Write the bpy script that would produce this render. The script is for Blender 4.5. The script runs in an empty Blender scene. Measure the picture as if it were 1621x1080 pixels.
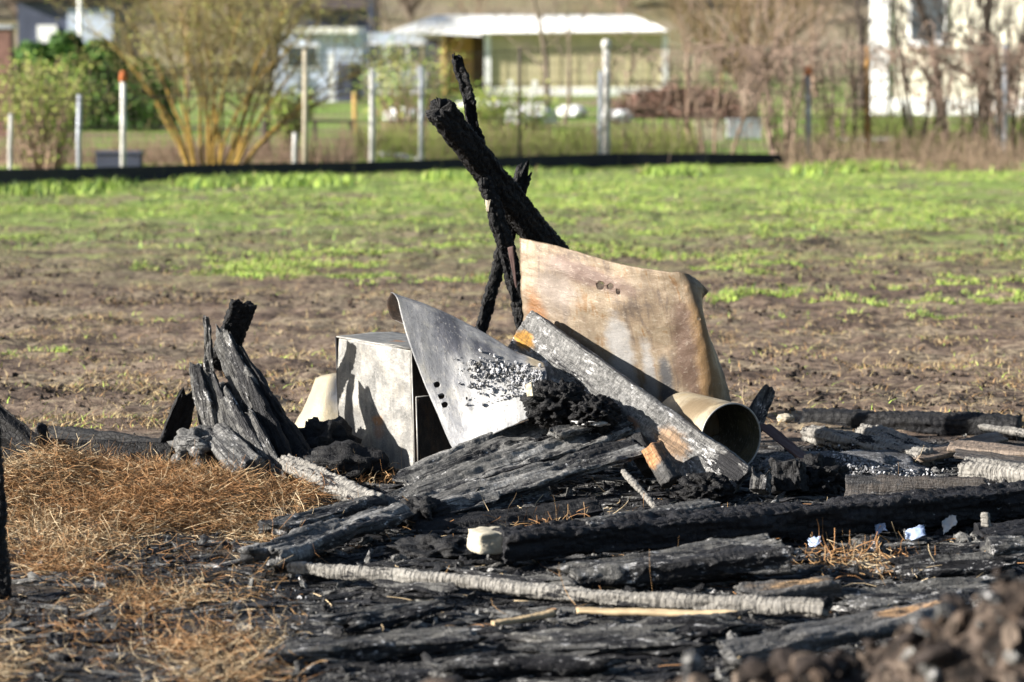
import bpy, bmesh, math, random
import numpy as np
from mathutils import Vector, Matrix

# ------------------------------------------------------------------ camera, world, sun, exposure
SC = bpy.context.scene
COL = SC.collection
FPX = 1621 * 100 / 36.0
CAM_H = 2.0
PITCH = math.atan(490.0 / FPX)
cam_data = bpy.data.cameras.new('camera')
cam_data.sensor_width = 36; cam_data.lens = 100
cam_data.clip_start = 0.1; cam_data.clip_end = 2000
cam_data.dof.use_dof = True
cam_data.dof.focus_distance = 12.45
cam_data.dof.aperture_fstop = 2.7
cam = bpy.data.objects.new('camera', cam_data); COL.objects.link(cam)
cam.location = (0, 0, CAM_H)
cam.rotation_euler = (math.pi / 2 - PITCH, 0, 0)
SC.camera = cam

SUN_EL, SUN_PHI = math.radians(23), math.radians(14)      # phi: from the left (-X) towards the camera (-Y)
S = Vector((-math.cos(SUN_PHI) * math.cos(SUN_EL), -math.sin(SUN_PHI) * math.cos(SUN_EL), math.sin(SUN_EL)))
W = bpy.data.worlds.new('World'); SC.world = W; W.use_nodes = True
wn = W.node_tree
sky = wn.nodes.new('ShaderNodeTexSky'); sky.sky_type = 'NISHITA'; sky.sun_disc = False
sky.sun_elevation = SUN_EL
sky.sun_rotation = math.atan2(S.x, S.y)
bg = wn.nodes.get('Background') or wn.nodes.new('ShaderNodeBackground')
bg.inputs['Strength'].default_value = 0.05
wn.links.new(sky.outputs[0], bg.inputs[0])
sun_d = bpy.data.lights.new('sun', 'SUN'); sun_d.energy = 5.0; sun_d.angle = math.radians(0.5)
sun_d.color = (1.0, 0.95, 0.87)
sun = bpy.data.objects.new('sun', sun_d); COL.objects.link(sun)
sun.location = (-20, -5, 15)
sun.rotation_euler = S.to_track_quat('Z', 'Y').to_euler()
VS = SC.view_settings
VS.view_transform = 'Standard'; VS.look = 'None'; VS.exposure = 1.62; VS.gamma = 1; VS.use_curve_mapping = False

# ------------------------------------------------------------------ numeric helpers
def P(px, py, D):
    a = (px - 810.5) / FPX; b = (540 - py) / FPX
    d = Vector((a, b * math.sin(PITCH) + math.cos(PITCH), b * math.cos(PITCH) - math.sin(PITCH)))
    s = D / d.y
    return Vector((d.x * s, D, CAM_H + d.z * s))
def G(px, py, z=0.0):
    a = (px - 810.5) / FPX; b = (540 - py) / FPX
    d = Vector((a, b * math.sin(PITCH) + math.cos(PITCH), b * math.cos(PITCH) - math.sin(PITCH)))
    s = (z - CAM_H) / d.z
    return Vector((d.x * s, d.y * s, z))
def X(px, D): return (px - 810.5) / FPX * D

def hsh(ix, iy, iz, k):
    v = (ix * 374761393 + iy * 668265263 + iz * 2147483647 + k * 1274126177) & 0xFFFFFFFF
    v = ((v ^ (v >> 13)) * 1274126177) & 0xFFFFFFFF
    v = ((v ^ (v >> 15)) * 2246822519) & 0xFFFFFFFF
    return ((v ^ (v >> 16)) & 0xFFFFFF) / float(0xFFFFFF)
def vnoise(x, y, z=None, k=0):
    x = np.asarray(x, float); y = np.asarray(y, float)
    z = np.zeros_like(x) if z is None else np.asarray(z, float)
    fx, fy, fz = np.floor(x), np.floor(y), np.floor(z)
    tx, ty, tz = x - fx, y - fy, z - fz
    tx = tx * tx * (3 - 2 * tx); ty = ty * ty * (3 - 2 * ty); tz = tz * tz * (3 - 2 * tz)
    ix, iy, iz = fx.astype(np.int64), fy.astype(np.int64), fz.astype(np.int64)
    r = 0
    for dx in (0, 1):
        for dy in (0, 1):
            for dz in (0, 1):
                w = (tx if dx else 1 - tx) * (ty if dy else 1 - ty) * (tz if dz else 1 - tz)
                r = r + w * hsh(ix + dx, iy + dy, iz + dz, k)
    return r * 2 - 1
def fbm(x, y, z=None, o=4, k=0):
    r = 0; a = 1.0; f = 1.0; t = 0
    for i in range(o):
        r = r + a * vnoise(np.asarray(x) * f, np.asarray(y) * f, None if z is None else np.asarray(z) * f, k + i * 17)
        t += a; a *= 0.5; f *= 2.03
    return r / t
def worley(x, y, z, k=0):
    ix, iy, iz = (np.floor(v).astype(np.int64) for v in (x, y, z))
    f1 = np.full(x.shape, 9.0); f2 = np.full(x.shape, 9.0)
    for dx in (-1, 0, 1):
        for dy in (-1, 0, 1):
            for dz in (-1, 0, 1):
                cx, cy, cz = ix + dx, iy + dy, iz + dz
                d = np.sqrt((cx + .15 + .7 * hsh(cx, cy, cz, k) - x) ** 2 + (cy + .15 + .7 * hsh(cx, cy, cz, k + 1) - y) ** 2 + (cz + .15 + .7 * hsh(cx, cy, cz, k + 2) - z) ** 2)
                f2 = np.minimum(f2, np.maximum(f1, d)); f1 = np.minimum(f1, d)
    return f1, f2
def sstep(a, b, x):
    t = np.clip((x - a) / (b - a), 0, 1); return t * t * (3 - 2 * t)

# ------------------------------------------------------------------ ground height
RX = np.array([400, 520, 600, 690, 780, 860, 960, 1020, 1080, 1150, 1210, 1300, 1400, 1500, 1621, 1800, 2100])
RZ = np.array([.05, .08, .16, .20, .19, .13, .13, .22, .265, .262, .265, .285, .325, .37, .415, .47, .40])
def H(x, y):
    x = np.asarray(x, float); y = np.asarray(y, float)
    near = 1 - sstep(40, 60, y)
    burn = 1 - sstep(13.3, 14.6, y)
    h = (0.035 - 0.025 * burn) * fbm(x * 1.1, y * 1.1, o=4, k=3) * near + (0.02 - .006 * burn) * fbm(x * 5, y * 5, o=3, k=9) * near - .02 * burn
    soil = sstep(13.5, 15, y) * (1 - sstep(36, 41, y))
    h = h + soil * (0.06 * (np.abs(fbm(x * 2.1, y * 2.1, o=4, k=21)) - 0.2) + .02 * fbm(x * 6, y * 6, o=2, k=23))
    # hay mound
    hz = np.exp(-(((x + 1.95) / 0.60) ** 2) ** 1.3 - ((y - 12.0) / 0.5) ** 2)
    h = h + 0.115 * hz * (1 + 1.1 * fbm(x * 3.5, y * 3.5, o=3, k=29)) + 0.05 * np.exp(-((x + 1.2) / 0.3) ** 2 - ((y - 11.8) / 0.35) ** 2)
    # ridge of turned soil close to the camera
    px = x / 6.3 * FPX + 810
    lump = fbm(x * 5, y * 5, o=4, k=40)
    h = h + (.342 + .829 * np.interp(px, RX, RZ) - .02) * np.exp(-(((y - 6.28) / 0.5) ** 2) ** 1.3) * (1 + 0.30 * lump + .12 * np.abs(fbm(x * 17, y * 17, o=2, k=43)))
    h = np.where(y > 100, h + (y - 100) * 0.10 * sstep(100, 160, y), h)
    return h
def H1(x, y): return float(H(np.array([x]), np.array([y]))[0])

# ------------------------------------------------------------------ object helpers
def tag(o, label=None, cat=None, group=None, kind=None):
    if label: o['label'] = label
    if cat: o['category'] = cat
    if group: o['group'] = group
    if kind: o['kind'] = kind
    return o
def link(name, me, parent=None, mats=None):
    o = bpy.data.objects.new(name, me); COL.objects.link(o)
    if mats:
        for m in (mats if isinstance(mats, (list, tuple)) else [mats]): me.materials.append(m)
    if parent: o.parent = parent
    return o
def empty(name, loc, rz=0.0):
    o = bpy.data.objects.new(name, None); COL.objects.link(o)
    o.location = loc; o.rotation_euler = (0, 0, rz); o.empty_display_size = 0.1
    return o
def npmesh(name, v, f, smooth=True, mi=None, uv=None):
    """v (n,3); f (m,k) all faces alike, or a list of such arrays"""
    fs = f if isinstance(f, list) else [f]
    fs = [np.asarray(a, np.int32) for a in fs if len(a)]
    me = bpy.data.meshes.new(name)
    v = np.asarray(v, np.float32)
    me.vertices.add(len(v)); me.vertices.foreach_set('co', v.ravel())
    lv = np.concatenate([a.ravel() for a in fs])
    lt = np.concatenate([np.full(len(a), a.shape[1], np.int32) for a in fs])
    ls = np.concatenate([[0], np.cumsum(lt)[:-1]]).astype(np.int32)
    me.loops.add(len(lv)); me.loops.foreach_set('vertex_index', lv)
    me.polygons.add(len(lt)); me.polygons.foreach_set('loop_start', ls)
    me.polygons.foreach_set('use_smooth', np.full(len(lt), bool(smooth)))
    if mi is not None: me.polygons.foreach_set('material_index', np.asarray(mi, np.int32))
    me.update(calc_edges=True)
    if uv is not None:
        l = me.uv_layers.new(name='UVMap')
        l.data.foreach_set('uv', np.asarray(uv, np.float32)[lv].ravel())
    me.validate()
    return me
def frame(p0, p1, n):
    x = (Vector(p1) - Vector(p0)); L = x.length; x.normalize()
    n = Vector(n); z = n - n.dot(x) * x; z.normalize(); y = z.cross(x)
    M = Matrix(((x.x, y.x, z.x, p0[0]), (x.y, y.y, z.y, p0[1]), (x.z, y.z, z.z, p0[2]), (0, 0, 0, 1)))
    return M, L

# ------------------------------------------------------------------ materials
class NG:
    def __init__(s, name):
        s.m = bpy.data.materials.new(name); s.m.use_nodes = True
        s.t = s.m.node_tree; s.b = s.t.nodes['Principled BSDF']
        s.tc = s.t.nodes.new('ShaderNodeTexCoord')
    def set(s, sock, v):
        if isinstance(v, bpy.types.NodeSocket): s.t.links.new(v, sock)
        elif isinstance(v, (tuple, list)) and len(v) == 3 and sock.type == 'RGBA': sock.default_value = (*v, 1)
        else: sock.default_value = v
    def map(s, vec, sc=(1, 1, 1), loc=(0, 0, 0)):
        n = s.t.nodes.new('ShaderNodeMapping'); s.set(n.inputs[0], vec)
        n.inputs['Scale'].default_value = sc; n.inputs['Location'].default_value = loc
        return n.outputs[0]
    def noise(s, vec, scale, det=4, rough=.55, dist=0):
        n = s.t.nodes.new('ShaderNodeTexNoise'); s.set(n.inputs['Vector'], vec)
        n.inputs['Scale'].default_value = scale; n.inputs['Detail'].default_value = det
        n.inputs['Roughness'].default_value = rough; n.inputs['Distortion'].default_value = dist
        return n.outputs['Fac']
    def vor(s, vec, scale, feature='F1', rnd=1.0):
        n = s.t.nodes.new('ShaderNodeTexVoronoi'); n.feature = feature; s.set(n.inputs['Vector'], vec)
        n.inputs['Scale'].default_value = scale; n.inputs['Randomness'].default_value = rnd
        return n.outputs['Distance']
    def ramp(s, fac, stops):
        n = s.t.nodes.new('ShaderNodeValToRGB'); s.set(n.inputs[0], fac)
        e = n.color_ramp.elements
        while len(e) < len(stops): e.new(0.5)
        for el, (p, c) in zip(e, stops):
            el.position = p
            el.color = (*c, 1) if isinstance(c, (tuple, list)) else (c, c, c, 1)
        return n.outputs[0]
    def mix(s, f, a, b, mode='MIX'):
        n = s.t.nodes.new('ShaderNodeMix'); n.data_type = 'RGBA'; n.blend_type = mode
        s.set(n.inputs[0], f); s.set(n.inputs[6], a); s.set(n.inputs[7], b); return n.outputs[2]
    def math(s, op, a, b=0.0, c=0.0, clamp=False):
        n = s.t.nodes.new('ShaderNodeMath'); n.operation = op; n.use_clamp = clamp
        s.set(n.inputs[0], a); s.set(n.inputs[1], b); s.set(n.inputs[2], c); return n.outputs[0]
    def sep(s, vec):
        n = s.t.nodes.new('ShaderNodeSeparateXYZ'); s.set(n.inputs[0], vec); return n.outputs
    def mr(s, v, a, b, c=0.0, d=1.0):
        n = s.t.nodes.new('ShaderNodeMapRange'); n.interpolation_type = 'SMOOTHSTEP'
        s.set(n.inputs[0], v); n.inputs[1].default_value = a; n.inputs[2].default_value = b
        n.inputs[3].default_value = c; n.inputs[4].default_value = d; return n.outputs[0]
    def blob(s, vec, c, r, soft=.5, wob=None, amp=0.0):
        """1 inside an ellipsoid of centre c and radii r, ragged by wob"""
        n = s.t.nodes.new('ShaderNodeVectorMath'); n.operation = 'SUBTRACT'; s.set(n.inputs[0], vec); n.inputs[1].default_value = c
        m = s.t.nodes.new('ShaderNodeVectorMath'); m.operation = 'DIVIDE'; s.set(m.inputs[0], n.outputs[0]); m.inputs[1].default_value = r
        l = s.t.nodes.new('ShaderNodeVectorMath'); l.operation = 'LENGTH'; s.set(l.inputs[0], m.outputs[0])
        d = l.outputs['Value']
        if wob is not None: d = s.math('MULTIPLY_ADD', s.math('SUBTRACT', wob, 0.5), amp, d)
        return s.mr(d, 1 - soft, 1 + soft * .3, 1.0, 0.0)
    def bump(s, h, strength, dist):
        n = s.t.nodes.new('ShaderNodeBump'); n.inputs['Strength'].default_value = strength
        n.inputs['Distance'].default_value = dist; s.set(n.inputs['Height'], h)
        s.t.links.new(n.outputs[0], s.b.inputs['Normal'])
    def out(s, col, rough=.8, metal=0.0, spec=.3):
        s.set(s.b.inputs['Base Color'], col); s.set(s.b.inputs['Roughness'], rough)
        s.set(s.b.inputs['Metallic'], metal); s.b.inputs['Specular IOR Level'].default_value = spec
        return s.m

def mat_plain(name, col, var=.25, scale=8, rough=.85, spec=.2, metal=0.0, bump=0.0, stretch=(1, 1, 1)):
    g = NG(name); v = g.map(g.tc.outputs['Object'], stretch)
    n = g.noise(v, scale, 5, .6)
    c = g.ramp(n, [(.3, tuple(x * (1 - var) for x in col)), (.7, tuple(min(x * (1 + var), .95) for x in col))])
    if bump: g.bump(n, .6, bump)
    return g.out(c, rough, metal, spec)

def mat_char(name, dark=(.012, .012, .014), mid=(.06, .058, .056), light=(.2, .195, .19), lo=.38, hi=.62, scale=9, stretch=.22,
             cracks=0.0, patches=(), rough=.62, spec=.45, fleck=0.0, style='board', bare=.0):
    """ash coated char: grain along local X; style board = long splits, rib = cross ribs, block = alligator blocks; bare = share of ash flaked off to black"""
    g = NG(name); ob = g.tc.outputs['Object']
    n1 = g.noise(g.map(ob, (stretch, 1, 1)), scale, 6, .62, .6)
    n2 = g.noise(ob, scale * 6, 5, .7)
    f = g.math('MULTIPLY_ADD', n2, .45, g.math('MULTIPLY', n1, .55))
    c = g.ramp(f, [(lo - .08, dark), ((lo + hi) / 2, mid), (hi + .08, light)])
    black = (.009, .009, .011)
    if bare:
        bn = g.noise(g.map(ob, (.28, 1, 1), (3, 1, 2)), 7, 7, .72, .4)
        c = g.mix(g.mr(bn, .60 - bare * .22, .64 - bare * .22), c, black)
    if fleck:
        fl = g.math('MULTIPLY', g.mr(g.noise(g.map(ob, (.5, 1, 1)), 52, 5, .75), .64 - fleck * .1, .72 - fleck * .1), g.mr(g.noise(ob, 7, 3), .45, .58))
        c = g.mix(fl, c, (.50, .49, .485))
    for (ce, r, col) in patches:
        b = g.blob(ob, ce, r, .45, g.noise(g.map(ob, (.5, 1, 1)), 28, 4, .7), 1.3)
        streak = g.noise(g.map(ob, (.12, 1, 1)), 55, 4)
        c = g.mix(b, c, g.mix(g.mr(streak, .35, .65), tuple(x * .5 for x in col), col))
    if style == 'board':
        s1 = g.noise(g.map(ob, (.05, 1, 1)), 16, 4, .6, .3)
        line = g.mr(g.math('ABSOLUTE', g.math('SUBTRACT', s1, .5)), .0, .022)
        line = g.math('MAXIMUM', line, g.mr(g.noise(g.map(ob, (.5, 1, 1)), 5, 3), .48, .40))
        s2 = g.mr(g.math('ABSOLUTE', g.math('SUBTRACT', g.noise(g.map(ob, (.09, 1, 1), (5, 0, 0)), 34, 3, .6), .5)), .0, .03)
        rel = g.math('MULTIPLY_ADD', s2, .3, line)
        xh = g.mr(g.math('ABSOLUTE', g.math('SUBTRACT', g.noise(g.map(ob, (1.0, .22, .22)), 60, 3, .6, .4), .5)), .0, .045)
        c = g.mix(g.math('MULTIPLY', g.math('SUBTRACT', 1.0, xh), .45), c, (.02, .02, .021))
        rel = g.math('MULTIPLY_ADD', xh, .25, rel)
        fine = g.noise(g.map(ob, (1.0, .5, .5)), 95, 3, .65)
        dist = .007
    elif style == 'rib':
        s1 = g.noise(g.map(ob, (1, .10, .10)), 46, 3, .5, .5)
        line = g.mr(g.math('ABSOLUTE', g.math('SUBTRACT', s1, .5)), .0, .05)
        rel = g.math('MULTIPLY', line, .7); fine = g.noise(ob, 110, 3, .65); dist = .005
    else:
        cr = g.vor(g.map(ob, (.7, 1, 1)), 42, 'DISTANCE_TO_EDGE'); line = g.mr(cr, 0.0, .10)
        rel = g.math('MULTIPLY', line, .7); fine = g.noise(ob, 110, 3, .65); dist = .007
    if cracks: c = g.mix(g.math('MULTIPLY', g.math('SUBTRACT', 1.0, line), cracks), c, black)
    hgt = g.math('MULTIPLY_ADD', n2, .7, rel)
    hgt = g.math('MULTIPLY_ADD', fine, .55, hgt)
    g.bump(hgt, .8, dist)
    return g.out(c, rough, 0, spec)

M = {}
M['char_black'] = mat_char('charred black wood', (.006, .006, .007), (.015, .0145, .015), (.07, .068, .066), .44, .72, cracks=.6, bare=.3, spec=.22)
M['char_post'] = mat_char('deep charred timber', (.004, .004, .005), (.011, .0105, .0105), (.032, .029, .027), .44, .72, cracks=.7, scale=14, style='block', spec=.2)
M['char_grey'] = mat_char('ash grey charred board', (.016, .016, .016), (.105, .102, .097), (.34, .332, .318), .42, .60, cracks=.95, fleck=.6, rough=.6, spec=.4, bare=.36)
M['char_grey2'] = mat_char('grey charred slab', (.016, .0155, .015), (.088, .085, .079), (.29, .282, .268), .42, .61, cracks=.9, fleck=.9, rough=.65, spec=.35, bare=.42)
M['char_grey3'] = mat_char('sooty grey charred board', (.02, .02, .02), (.105, .102, .097), (.25, .244, .232), .42, .60, cracks=.9, fleck=.8, rough=.8, spec=.2, bare=.56)
M['char_pole'] = mat_char('pale crackled charred pole', (.08, .075, .068), (.19, .178, .16), (.31, .295, .27), .38, .6, cracks=.5, scale=14, rough=.8, spec=.2, style='rib', bare=.22)
M['char_brown'] = mat_char('brown scorched wood', (.012, .01, .009), (.045, .036, .03), (.12, .095, .075), .4, .64, cracks=.6, fleck=.1, bare=.4)
M['char_beam'] = mat_char('blue black charred beam', (.006, .006, .008), (.017, .017, .020), (.075, .073, .072), .46, .72, cracks=.5, fleck=.05, spec=.22)
M['fresh_wood'] = mat_plain('pale split wood', (.34, .26, .16), .35, 22, .8, stretch=(.15, 1, 1))
M['pale_wood'] = mat_plain('weathered pale wood', (.34, .30, .23), .3, 20, .8, stretch=(.2, 1, 1))

def mat_sheet(name, stops, streak=(1.2, .25), dots=.3, patches=(), rough=.5, metal=.25, scale=3.5, speck_col=(.62, .58, .52), dark=(.05, .045, .04)):
    g = NG(name); uv = g.tc.outputs['UV']
    v = g.map(uv, (streak[0], streak[1], 1))
    wob = g.noise(uv, 5, 6, .65)
    n = g.noise(v, scale * 2.2, 6, .6, 1.2)
    n = g.math('MULTIPLY_ADD', wob, .55, g.math('MULTIPLY', n, .5))
    c = g.ramp(n, stops)
    for (ce, r, col, amp) in patches:
        b = g.blob(uv, (*ce, 0), (*r, 1), .6, g.noise(uv, 7, 5, .65), amp)
        c = g.mix(b, c, col)
    sp = g.noise(uv, 38, 5, .8)
    c = g.mix(g.math('MULTIPLY', g.mr(sp, .55, .63), dots), c, speck_col)
    sp2 = g.noise(uv, 52, 4, .8)
    c = g.mix(g.math('MULTIPLY', g.mr(sp2, .56, .64), dots), c, dark)
    st = g.noise(g.map(uv, (15, 1.2, 1)), 1, 6, .7)
    c = g.mix(g.math('MULTIPLY', dots, .5), c, g.ramp(st, [(.35, .25), (.65, .75)]), 'OVERLAY')
    fine = g.noise(uv, 240, 2, .6)
    c = g.mix(.14, c, g.ramp(fine, [(.35, .1), (.65, .75)]), 'OVERLAY')
    c = g.mix(1.0, c, (.83, .83, .83), 'MULTIPLY')
    g.bump(g.math('ADD', g.math('MULTIPLY', wob, 2.0), sp), .45, .005)
    return g.out(c, g.mr(wob, .3, .7, rough + .15, rough - .08), metal, .35)

M['rust_sheet'] = mat_sheet('tan scorched rusty sheet metal',
    [(.34, (.062, .044, .034)), (.43, (.115, .084, .060)), (.50, (.168, .121, .078)), (.57, (.215, .168, .115)), (.64, (.165, .096, .044))],
    streak=(3.6, .45), dots=.28, speck_col=(.42, .37, .30),
    patches=[((.80, .40), (.20, .55), (.25, .155, .075), 1.4), ((.06, .45), (.05, .22), (.19, .085, .028), 1.8), ((.37, .38), (.045, .34), (.27, .255, .24), 2.6), ((.46, .3), (.03, .26), (.25, .235, .22), 2.4), ((.52, .25), (.035, .24), (.07, .067, .068), 1.8),
             ((.28, .85), (.22, .10), (.11, .07, .054), 1.6), ((.64, .45), (.08, .40), (.105, .065, .045), 2.0), ((.92, .55), (.045, .45), (.33, .25, .15), .9), ((.15, .7), (.10, .18), (.17, .135, .11), 1.6)])
M['grey_sheet'] = mat_sheet('scorched galvanised sheet metal',
    [(.32, (.095, .099, .114)), (.43, (.16, .164, .178)), (.53, (.235, .236, .243)), (.63, (.32, .31, .285))],
    streak=(.8, 2.2), dots=.6, speck_col=(.42, .40, .37),
    patches=[((.62, .12), (.36, .12), (.42, .418, .412), 2.0), ((.42, .27), (.20, .10), (.27, .27, .272), 2.0), ((.93, .45), (.1, .16), (.36, .30, .21), .8), ((.33, .40), (.14, .12), (.085, .088, .105), 1.8), ((.55, .36), (.10, .10), (.08, .083, .10), 1.8), ((.62, .29), (.22, .08), (.2, .2, .205), 1.8)])
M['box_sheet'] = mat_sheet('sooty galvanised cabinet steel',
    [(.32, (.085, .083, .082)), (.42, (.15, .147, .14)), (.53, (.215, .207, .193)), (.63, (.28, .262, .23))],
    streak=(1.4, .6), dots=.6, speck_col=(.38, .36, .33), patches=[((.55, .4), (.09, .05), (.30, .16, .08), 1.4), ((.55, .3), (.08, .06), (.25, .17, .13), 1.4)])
M['shaded_rust'] = mat_sheet('rusted steel darkened as shade', [(.3, (.02, .017, .016)), (.5, (.05, .037, .03)), (.66, (.11, .06, .034))], dots=.5, rough=.7, speck_col=(.17, .14, .12))  # rust tone, darkened further to paint the shade of the unlit side
M['cream_sheet'] = mat_sheet('cream scorched sheet metal', [(.3, (.30, .27, .215)), (.5, (.38, .335, .25)), (.65, (.42, .35, .23))], dots=.15, patches=[((.85, .8), (.3, .3), (.27, .28, .30), .8)])
M['pipe'] = mat_sheet('cream scorched pipe metal', [(.3, (.29, .24, .165)), (.5, (.37, .315, .225)), (.65, (.40, .32, .19))], dots=.4, speck_col=(.16, .10, .06), rough=.55, patches=[((.55, .1), (.4, .12), (.11, .09, .065), 1.6), ((.15, .4), (.12, .3), (.2, .15, .09), 1.8), ((.35, .6), (.12, .2), (.25, .21, .15), 1.8)])
M['pipe_in'] = mat_sheet('dark pipe lining', [(.3, (.025, .022, .016)), (.5, (.06, .053, .033)), (.65, (.11, .097, .05))], dots=.3, rough=.75, metal=0)  # lining darker than the outer skin
M['rust_strip'] = mat_sheet('red brown rusted strip', [(.3, (.045, .025, .022)), (.5, (.08, .045, .04)), (.65, (.115, .07, .06))], dots=.3, rough=.75, metal=0)

# ground
def mat_ground():
    g = NG('ground soil'); ob = g.tc.outputs['Object']
    x, y, z = g.sep(ob)
    big = g.noise(ob, .5, 5, .6); med = g.noise(ob, 2.5, 5, .62); fine = g.noise(ob, 16, 6, .7); vf = g.noise(ob, 70, 4, .75)
    stretch = g.noise(g.map(ob, (.35, 1.0, 1)), 1.6, 6, .65)
    soil = g.ramp(g.math('MULTIPLY_ADD', fine, .5, g.math('MULTIPLY', stretch, .5)), [(.40, (.026, .019, .016)), (.46, (.095, .067, .051)), (.53, (.17, .124, .093)), (.61, (.27, .21, .15))])
    soil = g.mix(g.math('MULTIPLY', g.mr(g.noise(ob, 4, 6, .75), .54, .68), .6), soil, (.21, .16, .09))
    green = g.ramp(g.math('MULTIPLY_ADD', fine, .5, g.math('MULTIPLY', med, .5)), [(.38, (.045, .065, .018)), (.48, (.15, .21, .05)), (.6, (.26, .33, .10))])
    gm = g.math('MULTIPLY_ADD', g.math('SUBTRACT', stretch, .5), 26.0, y)
    gm = g.math('MULTIPLY_ADD', g.math('SUBTRACT', fine, .5), 10.0, gm)
    col = g.mix(g.mr(gm, 21.0, 34.0), soil, green)
    dry = g.mr(g.noise(g.map(ob, (.45, 1, 1)), 1.5, 8, .75), .49, .57)
    col = g.mix(g.math('MULTIPLY', dry, .8), col, g.mix(g.mr(fine, .38, .62), (.05, .036, .028), (.31, .25, .17)))
    # burnt ground
    ash = g.ramp(g.math('MULTIPLY_ADD', vf, .5, g.math('MULTIPLY', fine, .5)), [(.40, (.006, .006, .007)), (.49, (.021, .0205, .021)), (.56, (.085, .083, .082)), (.63, (.25, .245, .24))])
    ash = g.mix(g.math('MULTIPLY', g.mr(g.noise(ob, 3.2, 5, .7), .56, .66), .5), ash, (.15, .148, .145))
    bm = g.math('MULTIPLY_ADD', g.math('SUBTRACT', med, .5), 1.6, y)
    col = g.mix(g.mr(bm, 13.5, 14.3), ash, col)
    # hay litter under the strands, darkened to paint the shadow gaps
    hm = g.math('MULTIPLY_ADD', g.math('SUBTRACT', med, .5), 1.2, x)
    hm = g.math('MULTIPLY', g.mr(hm, -1.15, -.85, 1, 0), g.mr(bm, 13.2, 13.6, 1, 0))
    hm = g.math('MULTIPLY', hm, g.mr(g.math('MULTIPLY_ADD', g.math('SUBTRACT', fine, .5), 3.0, y), 10.6, 11.6, .35, 1.0))
    col = g.mix(hm, col, g.mix(g.mr(vf, .4, .6), (.02, .014, .01), (.10, .063, .034)))
    # turned brown soil in front
    fm = g.math('MULTIPLY', g.mr(g.math('MULTIPLY_ADD', g.math('SUBTRACT', fine, .5), .8, y), 7.3, 7.7, 1, 0), g.mr(x, -.75, -.5))
    col = g.mix(fm, col, g.ramp(fine, [(.38, (.012, .01, .009)), (.5, (.06, .045, .036)), (.62, (.15, .115, .092))]))
    # lawns beyond the fence, then far field
    lawn = g.mix(g.mr(g.noise(g.map(ob, (.5, 1, 1)), .55, 5, .6), .47, .58), (.16, .26, .045), (.22, .175, .11))
    col = g.mix(g.mr(y, 42.5, 44.5), col, lawn)
    col = g.mix(g.mr(y, 95, 130), col, g.mix(g.mr(g.noise(ob, .12, 5), .42, .6), (.24, .20, .14), (.19, .17, .095)))
    g.bump(g.math('MULTIPLY_ADD', vf, .35, fine), .9, .035)
    return g.out(col, .92, 0, .15)
M['ground'] = mat_ground()

# ------------------------------------------------------------------ ground sheet
def build_ground():
    xs = np.concatenate([-np.geomspace(400, 8.05, 40), np.linspace(-8, -3.2, 70)[:-1], np.linspace(-3.2, 3.2, 190), np.linspace(3.2, 8, 70)[1:], np.geomspace(8.05, 400, 40)])
    ys = np.concatenate([np.linspace(-30, 5.0, 12)[:-1], np.linspace(5.0, 16, 330)[:-1], 16 * np.geomspace(1, 60 / 16, 300)[:-1], np.geomspace(60, 900, 60)])
    xx, yy = np.meshgrid(xs, ys)
    v = np.stack([xx, yy, H(xx, yy)], -1).reshape(-1, 3)
    nx = len(xs); r, c = np.meshgrid(np.arange(len(ys) - 1), np.arange(nx - 1), indexing='ij')
    i = (r * nx + c).ravel()
    o = link('ground', npmesh('ground', v, np.stack([i, i + 1, i + nx + 1, i + nx], 1)), None, M['ground'])
    o['kind'] = 'structure'
build_ground()

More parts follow.
